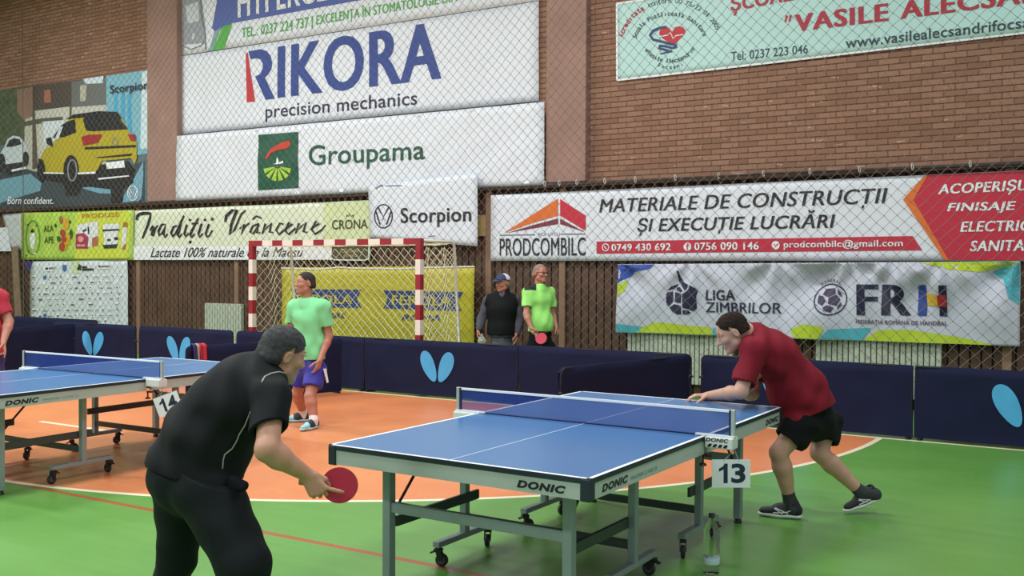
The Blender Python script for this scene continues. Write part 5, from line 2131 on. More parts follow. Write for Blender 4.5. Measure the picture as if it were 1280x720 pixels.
def paddle(label, centre, handle_dir, normal, face_m, group=None, S=1.0, back_m=None):
    """table tennis bat: rubber faces, wooden blade, flared handle; centre is the middle of the blade"""
    h = Vector(handle_dir).normalized()
    n = Vector(normal)
    n = (n - h * n.dot(h)).normalized()
    s = h.cross(n)
    c = Vector(centre)
    t = thing('table_tennis_bat', label, 'bat', c, group=group)
    N = 36
    def outl(r):
        out = []
        for i in range(N):
            a = 2 * PI * i / N
            x = r * 1.0 * math.cos(a)
            y = r * 1.04 * math.sin(a)
            out.append(c + s * x - h * y)
        return out
    WD = mat('bat_wood', '#b58a5c', 0.5, var=0.1)
    mb = MB()
    mb.prism([p - n * 0.003 for p in outl(0.0755 * S)], n * 0.006)
    mb.bar(c + h * 0.06 * S, c + h * 0.09 * S, 0.05 * S, 0.006, up=n)
    mb.build('blade', WD, t)
    for sg, m_ in ((1, face_m), (-1, back_m or mat('rubber_black', '#1a1a1c', 0.6))):
        mb = MB()
        mb.prism([p + n * (sg * 0.003) for p in outl(0.075 * S)], n * (sg * 0.004))
        mb.build('rubber', m_, t)
    mb = MB()
    mb.bar(c + h * 0.075 * S, c + h * 0.175 * S, 0.027 * S, 0.022 * S, up=n, ch=0.006)
    mb.build('handle', WD, t)
    return t


RUBR = mat('rubber_red', '#b3203f', 0.55, var=0.03)


def torso(Fd, J, tf, W=1.0, D=0.72, k=0.05, inf=0.0, belly=0.0):
    """pelvis to shoulders; tf = the way the chest faces; inf swells it for clothes"""
    fl_ = (tf, D)
    pel, wai, che, nek = J['pelvis'], J['waist'], J['chest'], J['neck']
    hl, hr, sl_, sr = J['hip_l'], J['hip_r'], J['sh_l'], J['sh_r']
    Fd.cone(hl, hr, 0.098 * W + inf, 0.098 * W + inf, k, flat=(tf, 0.92))
    Fd.cone(pel, wai, 0.148 * W + inf, 0.150 * W + inf, k, flat=fl_)
    Fd.cone(wai, che, 0.150 * W + inf, 0.170 * W + inf, k, flat=fl_)
    Fd.cone(che + (sl_ - che) * 0.25, che + (sr - che) * 0.25, 0.125 * W + inf, 0.125 * W + inf, k, flat=(tf, 0.8))
    mid = (sl_ + sr) / 2
    Fd.cone(sl_, mid + (nek - mid) * 0.3, 0.058 * W + inf, 0.075 * W + inf, k)
    Fd.cone(sr, mid + (nek - mid) * 0.3, 0.058 * W + inf, 0.075 * W + inf, k)
    if belly:
        Fd.ell(wai + tf * (0.05 * W), (tf, Vector(tf).cross((che - wai).normalized()), (che - wai).normalized()), (belly + inf, 0.15 * W + inf, 0.16 + inf), k)


def limb(Fd, a, b, c, ra, rb, rc, k=0.025):
    """two-part limb with a swelling below each joint"""
    Fd.cone(a, b, ra, rb, k)
    m_ = b + (c - b) * 0.28
    Fd.cone(b, m_, rb, rb * 1.04, k)
    Fd.cone(m_, c, rb * 1.04, rc, k)


def bounds(pts, pad=0.2):
    P = np.array([p[:] for p in pts])
    return P.min(0) - pad, P.max(0) + pad
IMR, IMU, IMD = CR.copy(), CU.copy(), CF.copy()          # photo right, up, deeper


# ---- the man in black, foreground ---------------------------------------------------------
def man_in_black():
    J = dict(pelvis=at(242, 592, 4.36), waist=at(259, 545, 4.34), chest=at(295, 500, 4.35), neck=at(330, 455, 4.38),
             hip_l=at(230, 606, 4.46), hip_r=at(258, 608, 4.24), sh_l=at(318, 466, 4.55), sh_r=at(340, 496, 4.19))
    el, wr = at(334, 562, 4.03), at(383, 593, 4.14)
    el2, wr2 = at(300, 545, 4.72), at(330, 560, 4.70)
    knr, anr = at(305, 704, 4.14), at(300, 803, 4.30)
    knl, anl = at(221, 700, 4.54), at(196, 776, 4.78)
    hc = at(354, 441, 4.40)
    hf = IMR * 0.74 + IMD * 0.62 - IMU * 0.32
    hu = IMU * 0.93 + IMR * 0.22
    tf = (IMR * 0.62 + IMD * 0.45 - IMU * 0.64).normalized()
    base = Vector(((anr.x + anl.x) / 2, (anr.y + anl.y) / 2, 0))
    t = thing('person', 'man in black shirt and trousers seen from behind, stooping with a red bat', 'person', base)
    lo, hi = bounds(list(J.values()) + [el, wr, el2, wr2, knr, knl, hc, anr, anl], 0.24)
    lo[2] = -0.01
    Fb = Field(lo, hi, 0.0052)
    torso(Fb, J, tf, 1.0, 0.86, belly=0.14)
    Fb.cone(J['neck'], hc - Vector((0, 0, 0.03)) - hf * 0.02, 0.066, 0.058, 0.03)
    limb(Fb, J['sh_r'], el, wr, 0.056, 0.047, 0.030)
    limb(Fb, J['sh_l'], el2, wr2, 0.056, 0.046, 0.028)
    limb(Fb, J['hip_r'], knr, anr, 0.095, 0.062, 0.042)
    limb(Fb, J['hip_l'], knl, anl, 0.095, 0.062, 0.042)
    head(Fb, hc, hf, hu, 1.02)
    # right hand closed round the handle, forefinger along the rubber
    hd = (IMR * 0.58 - IMU * 0.80 - IMD * 0.05).normalized()
    pn = IMD * 0.92 - IMU * 0.25 + IMR * 0.1
    hand(Fb, wr, hd, pn, IMR + IMU * 0.3, ((0.10, 0.12, 0.1), (1.0, 1.35, 0.8), (1.05, 1.35, 0.8), (1.05, 1.3, 0.8)), 1.04, (0.80, 0.1, -0.05, -0.15), 0.95, thumb_out=0.35)
    hd2_ = (wr2 - el2).normalized()
    hand(Fb, wr2, hd2_, -IMU, IMD, GRIP, 1.0)
    Fb.build('body', SKIN, t)
    eyes(hc, hf, hu, t, 1.02)
    hair(None, hc, hf, hu, t, mat('hair_grey', '#3a3a3d', 0.75, var=0.55, scale=26, bump=0.8, bscale=220), front=0.064, low=-0.055, thick=0.0085, S=1.02)
    # shirt
    BK = mat('shirt_black', '#121519', 0.8, var=0.12, scale=3, spec=0.25)
    Fs = Fb.like()
    torso(Fs, J, tf, 1.02, 0.90, 0.06, 0.018, belly=0.15)
    ax = (J['pelvis'] - J['waist']).normalized()
    Fs.cone(J['chest'], J['waist'], 0.178, 0.186, 0.05, flat=(tf, 0.92))
    Fs.cone(J['waist'], at(241, 596, 4.35), 0.186, 0.206, 0.05, flat=(tf, 0.96))
    Fs.cone(at(241, 596, 4.35), at(236, 640, 4.35), 0.206, 0.21, 0.05, flat=(tf, 0.96))
    a_r = (el - J['sh_r'])
    cuff = J['sh_r'] + a_r * 0.62
    cd = (a_r.normalized() + IMR * 0.30 - IMU * 0.1)
    Fs.cone(J['sh_r'], J['sh_r'] + a_r * 0.95, 0.084, 0.078, 0.03, clip=[(cuff, cd)])
    a_l = (el2 - J['sh_l'])
    cuff_l = J['sh_l'] + a_l * 0.72
    Fs.cone(J['sh_l'], J['sh_l'] + a_l * 0.9, 0.080, 0.078, 0.03, clip=[(cuff_l, a_l)])
    Fs.cone(J['neck'] - (J['neck'] - J['chest']).normalized() * 0.05, J['neck'] + (hc - J['neck']) * 0.22, 0.092, 0.076, 0.03,
            clip=[(J['neck'] + (hc - J['neck']) * 0.20, hc - J['neck'])])
    Fs.wrinkle(0.011, 3, [((1, 0.2, 1.2), 0.16), ((0.3, 1, 0.7), 0.21), ((1, 1, -0.4), 0.12)])
    Fs.cut(at(243, 588, 4.35), -IMU * 0.97 - IMR * 0.21)
    Fs.cone(cuff - a_r * 0.10, cuff + a_r * 0.25, 0.060, 0.060, 0.006, op='sub')
    sh = Fs.build('shirt', BK, t)
    PIP = mat('piping_grey', '#a7a294', 0.7)
    decal_line(sh, [(327, 478), (331, 471), (339, 467), (349, 465), (358, 467), (364, 472), (367, 477)], 0.0035, PIP, 'piping', sh)
    decal_line(sh, [(321, 437), (331, 440), (343, 450), (353, 459)], 0.003, PIP, 'piping', sh)
    decal_line(sh, [(313, 515), (306, 532), (299, 543), (296, 551), (290, 561), (281, 568), (279, 575), (278, 588)], 0.0028, PIP, 'piping', sh)
    # trousers
    TR = mat('trousers_black', '#12171b', 0.8, var=0.12, scale=3, spec=0.25)
    Ft = Fb.like()
    Ft.cone(J['hip_l'], J['hip_r'], 0.138, 0.140, 0.05)
    Ft.cone(J['pelvis'], J['pelvis'] - ax * 0.09, 0.168, 0.168, 0.05, flat=(tf, 0.9))
    Ft.ell(J['pelvis'] - tf * 0.01 + ax * 0.01, (IMR, IMD, IMU), (0.185, 0.2, 0.15), 0.05)
    Ft.cone(J['hip_r'], knr, 0.142, 0.112, 0.025)
    Ft.cone(knr, anr + (anr - knr).normalized() * 0.02, 0.112, 0.085, 0.025)
    Ft.cone(J['hip_l'], knl, 0.134, 0.086, 0.025)
    Ft.cone(knl, anl + (anl - knl).normalized() * 0.02, 0.086, 0.076, 0.025)
    Ft.wrinkle(0.005, 9, [((0.3, 0.3, 1), 0.15), ((1, 0.2, 0.6), 0.19), ((-1, 0.5, 0.8), 0.13)])
    Ft.cut(J['pelvis'] - ax * 0.075, -ax)
    Ft.build('trousers', TR, t)
    # pulled-out pocket at the front of the hip
    Fp = Field(np.array(at(303, 603, 4.15)[:]) - 0.12, np.array(at(303, 603, 4.15)[:]) + 0.12, 0.005)
    Fp.cone(at(290, 600, 4.20), at(306, 606, 4.16), 0.022, 0.016, 0.02)
    Fp.cone(at(290, 609, 4.20), at(304, 610, 4.16), 0.022, 0.013, 0.02)
    Fp.build('pocket_bag', BK, t)
    for an, kn, tx in ((anr, knr, IMR), (anl, knl, IMR)):
        hl = Vector((an.x, an.y, 0.002)) - Vector((tx.x, tx.y, 0)).normalized() * 0.07
        d = (Vector((IMR.x, IMR.y, 0)) + Vector((IMD.x, IMD.y, 0)) * 0.4).normalized()
        shoe(t, an, hl, hl + d * 0.29, (0, 0, 1), mat('shoe_dark', '#22262c', 0.6), mat('sole_pale', '#c9cdd0', 0.6))
    # the bat
    bc = at(424.5, 606.5, 4.18)
    paddle('red bat in the right hand of the man in black', bc, at(396, 604, 4.185) - bc, (-IMD + IMU * 0.12 - IMR * 0.18), RUBR, 'bats held by players')
    return t


# ---- the man in the dark red shirt --------------------------------------------------------
def man_in_red():
    J = dict(pelvis=at(1017, 520, 6.78), waist=at(999, 484, 6.74), chest=at(968, 444, 6.70), neck=at(940, 416, 6.68),
             hip_l=at(1003, 530, 6.66), hip_r=at(1031, 530, 6.88), sh_l=at(943, 436, 6.50), sh_r=at(952, 430, 6.86))
    hp = on_z(866, 499, 0.775)
    hd_ = (hp - CAM).dot(CF)
    wr = at(884, 495, hd_ + 0.02)
    el = at(926, 490, 6.42)
    elr, wrr = at(940, 492, 6.86), at(928, 492, 6.66)
    fl1, fl2 = on_z(985, 647), on_z(1088, 642)
    d1, d2 = (fl1 - CAM).dot(CF), (fl2 - CAM).dot(CF)
    knl, anl = at(973, 566, d1 - 0.06), at(988, 628, d1)
    knr, anr = at(1024, 566, d2 - 0.02), at(1077, 616, d2)
    hc = at(915, 414, 6.60)
    hf = -IMR * 0.86 - IMU * 0.50 + IMD * 0.12
    hu = IMU * 0.86 - IMR * 0.50
    tf = (-IMR * 0.70 - IMU * 0.70 + IMD * 0.1).normalized()
    base = Vector((anl.x, anl.y, 0))
    t = thing('person', 'man in dark red shirt and black shorts leaning one hand on the middle table', 'person', base)
    lo, hi = bounds(list(J.values()) + [el, wr, hp, elr, wrr, knr, knl, hc, anr, anl], 0.2)
    lo[2] = -0.01
    Fb = Field(lo, hi, 0.0062)
    torso(Fb, J, tf, 1.02, 0.74, belly=0.13)
    Fb.cone(J['neck'], hc - hu.normalized() * 0.03 - hf.normalized() * 0.03, 0.064, 0.06, 0.03)
    limb(Fb, J['sh_l'], el, wr, 0.054, 0.044, 0.029)
    limb(Fb, J['sh_r'], elr, wrr, 0.054, 0.044, 0.029)
    limb(Fb, J['hip_l'], knl, anl, 0.088, 0.058, 0.037)
    limb(Fb, J['hip_r'], knr, anr, 0.088, 0.058, 0.037)
    for kn, an in ((knl, anl), (knr, anr)):     # calves
        ax = (an - kn).normalized()
        Fb.cone(kn + ax * 0.09 + IMR * 0.018, kn + ax * 0.2 + IMR * 0.012, 0.042, 0.040, 0.03)
    head(Fb, hc, hf, hu, 1.07, 1.1)
    hand(Fb, wr, (at(855, 494, hd_) - wr), -IMU, -IMD, ((0.35, 0.35, 0.2), (0.4, 0.4, 0.2), (0.45, 0.45, 0.3), (0.5, 0.5, 0.3)), 1.0, 0.12, 0.35)
    hand(Fb, wrr, (at(945, 472, 6.62) - wrr), IMR * -0.5 - IMD, IMU, GRIP, 1.0)
    Fb.build('body', mat('skin_pale', '#c49682', 0.5, var=0.06, scale=14, bump=0.05, bscale=120), t)
    eyes(hc, hf, hu, t, 1.07)
    hair(None, hc, hf, hu, t, mat('hair_brown', '#291d18', 0.85, var=0.3, scale=50, bump=0.6, bscale=160, spec=0.2), front=0.050, low=-0.035, thick=0.006, S=1.07)
    RD = mat('shirt_red', '#7c1527', 0.8, var=0.07, scale=3, spec=0.25)
    Fs = Fb.like()
    torso(Fs, J, tf, 1.03, 0.80, 0.06, 0.026, belly=0.14)
    ax = (J['pelvis'] - J['waist']).normalized()
    Fs.cone(J['waist'], J['pelvis'] + ax * 0.12, 0.192, 0.197, 0.05, flat=(tf, 0.9))
    for sh_, e_, cf in ((J['sh_l'], el, 0.78), (J['sh_r'], elr, 0.72)):
        a = e_ - sh_
        Fs.cone(sh_, sh_ + a * 0.95, 0.082, 0.074, 0.035, clip=[(sh_ + a * cf, a)])
    Fs.cone(J['neck'] - (J['neck'] - J['chest']).normalized() * 0.05, J['neck'] + (hc - J['neck']) * 0.25, 0.088, 0.074, 0.03,
            clip=[(J['neck'] + (hc - J['neck']) * 0.16, hc - J['neck'])])
    Fs.wrinkle(0.012, 13, [((1, 0.2, 1.2), 0.17), ((0.3, 1, 0.7), 0.2), ((1, 1, -0.4), 0.13)])
    Fs.cut(at(1012, 512, 6.75), -IMU * 0.93 + IMR * 0.36)
    a = el - J['sh_l']
    Fs.cone(J['sh_l'] + a * 0.66, J['sh_l'] + a * 0.9, 0.056, 0.056, 0.006, op='sub')
    Fs.build('shirt', RD, t)
    SHT = mat('shorts_black', '#0d0f12', 0.85, var=0.1, spec=0.25)
    Ft = Fb.like()
    Ft.cone(J['hip_l'], J['hip_r'], 0.118, 0.118, 0.05)
    Ft.cone(J['pelvis'], J['pelvis'] - ax * 0.04, 0.158, 0.158, 0.05, flat=(tf, 0.85))
    for hp_, kn, fr_ in ((J['hip_l'], knl, 0.60), (J['hip_r'], knr, 0.60)):
        a = kn - hp_
        Ft.cone(hp_, kn, 0.116, 0.112, 0.03, clip=[(hp_ + a * fr_, a)])
    Ft.wrinkle(0.008, 19, [((0.3, 0.3, 1), 0.15), ((1, 0.2, 0.3), 0.13)])
    Ft.cut(at(1005, 500, 6.75), IMU)
    for hp_, kn, fr_ in ((J['hip_l'], knl, 0.60), (J['hip_r'], knr, 0.60)):
        a = kn - hp_
        Ft.cone(hp_ + a * (fr_ - 0.06), hp_ + a * 0.9, 0.092, 0.092, 0.006, op='sub')
    Ft.build('shorts', SHT, t)
    SK = mat('sock_dark', '#33383a', 0.85)
    UP = mat('shoe_black', '#15171b', 0.6)
    SO = mat('sole_white', '#d9dcd8', 0.5)
    ST = mat('stripe_white', '#d5d8d6', 0.5)
    # planted foot
    hl, toe = on_z(1003, 649), on_z(949, 644)
    sock(t, anl, hl + (toe - hl) * 0.2 + Vector((0, 0, 0.06)), anl + (knl - anl).normalized() * 0.10, 0.045, 0.043, SK)
    shoe(t, anl, hl, hl + (toe - hl).normalized() * 0.30, (0, 0, 1), UP, SO, 1, ST)
    # trailing foot, up on its toes
    toe = on_z(1061, 642) + Vector((0, 0, 0.012))
    hl = at(1101, 625, (toe - CAM).dot(CF) + 0.04)
    toe2 = hl + (toe - hl).normalized() * 0.29
    sock(t, anr, hl + (toe - hl) * 0.2 + Vector((0, 0, 0.055)), anr + (knr - anr).normalized() * 0.06, 0.045, 0.043, SK)
    shoe(t, anr, hl, toe2, IMU * 0.9 - IMR * 0.3, UP, SO, 1, ST)
    paddle('bat tucked edge-on under the arm of the man in dark red', at(935, 482, 6.60), at(949, 470, 6.64) - at(935, 482, 6.60), IMU * 0.75 - IMR * 0.62 - IMD * 0.12, RUBR, 'bats held by players')
    return t


# ---- standing people ----------------------------------------------------------------------
def stander(name_lab, J, hc, hf, hu, arms, legs, tf, skin, shirt, lower, shoes, W=1.0, S=1.0, h=0.0068, hair_m=None, hair_kw=None, sleeve=0.66, shorts_fr=0.85, vest=None, seed=1, D=0.72, belly=0.0, nose=1.0, shirt_mats=None, shirt_f=None, hem=0.08, socks=None, rise=0.04):
    """arms: (shoulder, elbow, wrist, hand dir, palm, thumb side, curls); legs: (hip, knee, ankle, heel, toe)"""
    base = sum((Vector((l[2].x, l[2].y, 0)) for l in legs), Vector((0, 0, 0))) / len(legs)
    t = thing('person', name_lab, 'person', base)
    pts = list(J.values()) + [hc] + [a[i] for a in arms for i in (0, 1, 2)] + [l[i] for l in legs for i in range(5)]
    lo, hi = bounds(pts, 0.19)
    lo[2] = -0.01
    Fb = Field(lo, hi, h)
    torso(Fb, J, tf, W, D, belly=belly)
    Fb.cone(J['neck'], hc - Vector((0, 0, 0.04)) - Vector(hf).normalized() * 0.02, 0.06, 0.056, 0.03)
    for a in arms:
        limb(Fb, a[0], a[1], a[2], 0.050, 0.041, 0.027)
        hand(Fb, a[2], a[3], a[4], a[5], a[6], 1.0)
    for l in legs:
        limb(Fb, l[0], l[1], l[2], 0.086, 0.056, 0.036)
        ax = (l[2] - l[1]).normalized()
        bk = -(l[4] - l[3]).normalized()
        Fb.cone(l[1] + ax * 0.08 + bk * 0.018, l[1] + ax * 0.19 + bk * 0.012, 0.040, 0.038, 0.03)
    head(Fb, hc, hf, hu, S, nose)
    Fb.build('body', skin, t)
    eyes(hc, hf, hu, t, S)
    if hair_m:
        hair(None, hc, hf, hu, t, hair_m, **(hair_kw or {}))
    ax = (J['pelvis'] - J['chest']).normalized()
    Fs = Fb.like()
    torso(Fs, J, tf, W * 1.02, D + 0.05, 0.05, 0.018, belly=belly)
    Fs.cone(J['waist'], J['pelvis'] + ax * (hem + 0.04), 0.165 * W, 0.172 * W, 0.05, flat=(tf, D + 0.1))
    for a in arms:
        v = a[1] - a[0]
        if sleeve < 1:
            Fs.cone(a[0], a[1], 0.072, 0.070, 0.035, clip=[(a[0] + v * sleeve, v)])
        else:
            Fs.chain([a[0], a[1], a[2]], [0.068, 0.064, 0.045], 0.03)
    Fs.cone(J['neck'] - ax * -0.05, J['neck'] + (hc - J['neck']) * 0.2, 0.085, 0.07, 0.03, clip=[(J['neck'] + (hc - J['neck']) * 0.12, hc - J['neck'])])
    Fs.wrinkle(0.011, seed, [((1, 0.2, 1.2), 0.17), ((0.3, 1, 0.7), 0.2), ((1, 1, -0.4), 0.13)])
    Fs.cut(J['pelvis'] + ax * hem, ax)
    for a in arms:
        v = a[1] - a[0]
        if sleeve < 1:
            Fs.cone(a[0] + v * (sleeve - 0.1), a[0] + v * (sleeve + 0.15), 0.054, 0.054, 0.006, op='sub')
        else:
            v2 = a[2] - a[1]
            Fs.cut(a[2] + v2.normalized() * 0.0, v2) if False else None
            Fs.cone(a[2] - v2.normalized() * 0.02, a[2] + v2.normalized() * 0.06, 0.033, 0.05, 0.006, op='sub')
    Fs.build('shirt', shirt_mats or shirt, t, shirt_f)
    Ft = Fb.like()
    Ft.cone(J['hip_l'], J['hip_r'], 0.112 * W, 0.112 * W, 0.05)
    Ft.cone(J['pelvis'], J['pelvis'] - ax * rise, 0.158 * W + belly * 0.08, 0.158 * W + belly * 0.08, 0.05, flat=(tf, D + 0.1 + belly * 0.4))
    for l in legs:
        v = l[1] - l[0]
        if shorts_fr < 1:
            Ft.cone(l[0], l[1], 0.108, 0.104, 0.03, clip=[(l[0] + v * shorts_fr, v)])
        else:
            Ft.chain([l[0], l[1], l[2]], [0.104, 0.075, 0.062], 0.03)
    Ft.wrinkle(0.006, seed + 4, [((0.3, 0.3, 1), 0.15), ((1, 0.2, 0.3), 0.13)])
    Ft.cut(J['pelvis'] - ax * (rise + 0.02), -ax)
    lw = Ft.build('shorts' if shorts_fr < 1 else 'trousers', lower, t)
    for l in legs:
        if socks:
            sock(t, l[2], l[3] + (l[4] - l[3]) * 0.22 + Vector((0, 0, 0.06)), l[2] + (l[1] - l[2]).normalized() * 0.09, 0.044, 0.042, socks)
        shoe(t, l[2], l[3], l[4], (0, 0, 1), shoes[0], shoes[1], 1.0, None, shoes[2] if len(shoes) > 2 else None)
    return t, Fb, lw


def leg_from(hip, foot, knee_f, toe_dir, L=0.29):
    """knee between hip and ankle pushed forward; foot = spot on the floor under the ankle"""
    an = Vector((foot.x, foot.y, 0.095))
    kn = hip + (an - hip) * 0.52 + Vector(knee_f)
    td = Vector((toe_dir[0], toe_dir[1], 0)).normalized()
    heel = Vector((foot.x, foot.y, 0.001)) - td * 0.07
    return (hip, kn, an, heel, heel + td * L)


def hd2(v):
    v = Vector(v)
    return Vector((v.x, v.y, 0)).normalized()


def mint_man():
    fL, fR = on_z(392, 536), on_z(379, 527)
    d0 = ((fL + fR) / 2 - CAM).dot(CF)
    J = dict(pelvis=at(388, 455, d0), waist=at(388, 432, d0), chest=at(386, 400, d0), neck=at(383, 376, d0),
             hip_l=at(395, 462, d0 - 0.06), hip_r=at(381, 462, d0 + 0.06), sh_l=at(405, 383, d0 - 0.06), sh_r=at(368, 383, d0 + 0.08))
    hc = at(381.5, 353.5, d0 - 0.02)
    hf = -IMR * 0.80 - IMD * 0.58 + IMU * 0.02
    tf = (-IMR * 0.55 - IMD * 0.83).normalized()
    td = hd2(-IMR * 0.75 - IMD * 0.8)
    arms = [(J['sh_l'], at(411, 420, d0 - 0.03), at(400, 450, d0 - 0.16), at(394, 472, d0 - 0.2) - at(400, 450, d0 - 0.16), IMR * -1 + IMD * 0.5, -IMR - IMD, RELAX),
            (J['sh_r'], at(363, 415, d0 + 0.10), at(371, 440, d0 - 0.05), at(380, 448, d0 - 0.12) - at(371, 440, d0 - 0.05), IMR, IMU - IMD, RELAX)]
    legs = [leg_from(J['hip_l'], fL, td * 0.06, hd2(-IMR * 0.45 - IMD * 0.9)), leg_from(J['hip_r'], fR, td * 0.09, hd2(-IMR * 1.0 - IMD * 0.4))]
    t, Fb, lw = stander('man in mint green shirt, blue shorts and white socks standing near the goal', J, hc, hf, IMU, arms, legs, tf, SKIN2,
                        mat('shirt_mint', '#84d698', 0.75, var=0.04, spec=0.3), mat('shorts_blue', '#2a2590', 0.7, var=0.08, sheen=0.1),
                        (mat('shoe_teal_dark', '#22303d', 0.6), mat('sole_ice', '#a9d5dc', 0.5), mat('shoe_ice', '#9ccfd8', 0.5)),
                        W=0.92, hair_m=mat('hair_dark', '#2a211d', 0.8, var=0.3, scale=50, bump=0.5, bscale=160),
                        hair_kw=dict(front=0.052, low=-0.06, thick=0.007), seed=31, shorts_fr=0.68, rise=0.13, socks=mat('sock_white', '#e3dcdc', 0.85), hem=-0.05)
    # white side panel of the shorts
    mb = MB()
    mb.prism([at(404, 461, d0 - 0.16), at(407.5, 461, d0 - 0.13), at(410.5, 478, d0 - 0.12), at(408.5, 479, d0 - 0.14)], IMD * 0.02)
    mb.build('side_panel', mat('panel_white', '#dcdce2', 0.7), lw)


def cap_man():
    d0 = (on_y(627, 400, 1.08) - CAM).dot(CF)
    J = dict(pelvis=at(627, 432, d0), waist=at(627, 412, d0), chest=at(627, 388, d0), neck=at(629, 367, d0),
             hip_l=at(634, 438, d0), hip_r=at(620, 438, d0), sh_l=at(643.5, 376, d0 + 0.02), sh_r=at(610, 376, d0 + 0.02))
    hc = at(628.5, 353.5, d0 - 0.02)
    hf = -IMR * 0.72 - IMD * 0.66 - IMU * 0.08
    tf = (-IMD * 0.97 - IMR * 0.15).normalized()
    arms = [(J['sh_l'], at(649.5, 400, d0 + 0.02), at(645.5, 418, d0 - 0.08), at(645, 430, d0 - 0.12) - at(645.5, 418, d0 - 0.08), -IMR, -IMD, RELAX),
            (J['sh_r'], at(602.5, 398, d0 + 0.04), at(598, 413, d0 - 0.06), at(596.5, 424, d0 - 0.1) - at(598, 413, d0 - 0.06), IMR, -IMD, GRIP)]
    td = hd2(-IMD)
    b = J['pelvis']
    legs = [leg_from(J['hip_l'], b + IMR * 0.12, td * 0.02, td + IMR * 0.2), leg_from(J['hip_r'], b - IMR * 0.12, td * 0.02, td - IMR * 0.2)]
    t, Fb, lw = stander('man in white and blue cap, black vest and grey sleeves behind the barriers', J, hc, hf, IMU, arms, legs, tf, SKIN2,
                        mat('shirt_grey', '#4d4b58', 0.8, var=0.1), mat('trousers_grey', '#596068', 0.8, var=0.12), (mat('shoe_dark', '#22262c', 0.6), mat('sole_pale', '#c9cdd0', 0.6)),
                        W=0.94, hair_m=mat('hair_greying', '#6d655f', 0.8, var=0.2), hair_kw=dict(front=0.02, low=-0.07, thick=0.006), seed=41, sleeve=1.2, shorts_fr=1.2, hem=-0.12, rise=0.18)
    # vest
    Fv = Fb.like()
    torso(Fv, J, tf, 1.0, 0.80, 0.05, 0.034)
    ax = (J['pelvis'] - J['chest']).normalized()
    Fv.cone(J['waist'], J['pelvis'] + ax * 0.06, 0.178, 0.18, 0.05, flat=(tf, 0.85))
    Fv.cone(J['neck'] + ax * 0.04, J['neck'] - ax * 0.02, 0.095, 0.085, 0.03)
    Fv.cut(at(627, 418.5, d0), ax)
    for s_, d_ in ((J['sh_l'], IMR), (J['sh_r'], -IMR)):
        Fv.cut(s_ + d_ * 0.035, d_ + IMU * 0.25)
    nk = J['neck'] + tf * 0.10 - ax * 0.03
    Fv.cone(nk, nk + tf * 0.12 + ax * 0.16, 0.055, 0.012, 0.01, op='sub')
    Fv.build('vest', mat('vest_black', '#0f1014', 0.8, var=0.1, spec=0.25), t)
    # cap: crown and peak
    f, l, u = frame(hf, IMU)
    Fc = Field(np.array(hc[:]) - 0.2, np.array(hc[:]) + 0.2, 0.005)
    cc = hc - f * 0.010 + u * 0.036
    Fc.ell(cc, (f, l, u), (0.112, 0.090, 0.092), 0.01)
    Fc.cut(cc + u * 0.004, -u + f * 0.08)
    CB = mat('cap_blue', '#2f3f66', 0.8)
    CW = mat('cap_white', '#dcdde2', 0.8)
    cn, fn = np.array(cc[:]), np.array(f[:])
    cp = Fc.build('cap', [CB, CW], t, lambda C: np.where((C - cn) @ fn > 0.015, 0, 1))
    mb = MB()
    pts = [cc + f * (0.075 + 0.105 * math.cos(q)) + l * (0.085 * math.sin(q)) + u * (0.012 - 0.022 * math.cos(q)) for q in np.linspace(-PI / 2, PI / 2, 15)]
    mb.prism(pts, u * 0.006)
    mb.build('peak', CB, cp)
    # clear bag in the right hand
    bg_ = thing('plastic_bag', 'small crumpled clear bag held by the man with the cap, beside the goal net', 'bag', at(602, 430, d0 - 0.12))
    c = at(602, 424, d0 - 0.14)
    rs = random.Random(4)
    bm = bmesh.new()
    bmesh.ops.create_icosphere(bm, subdivisions=3, radius=1)
    for v in bm.verts:
        q = v.co.copy()
        w_ = 0.075 * (0.75 - 0.55 * max(0, q.z)) * (1 + 0.12 * math.sin(7 * q.x + 3 * q.z) + 0.1 * math.sin(11 * q.y - 5 * q.z)) + rs.uniform(-0.003, 0.003)
        v.co = c + IMR * (q.x * w_) + IMD * (q.y * w_ * 0.7) + Vector((0, 0, q.z * 0.10 - 0.02))
    bm.verts.index_update()
    PB = mat('clear_film', '#c9ccba', 0.35, var=0.05, alpha=0.55)
    make('bag_film', [v.co.copy() for v in bm.verts], [[v.index for v in f_.verts] for f_ in bm.faces], PB, bg_, None, False)
    bm.free()


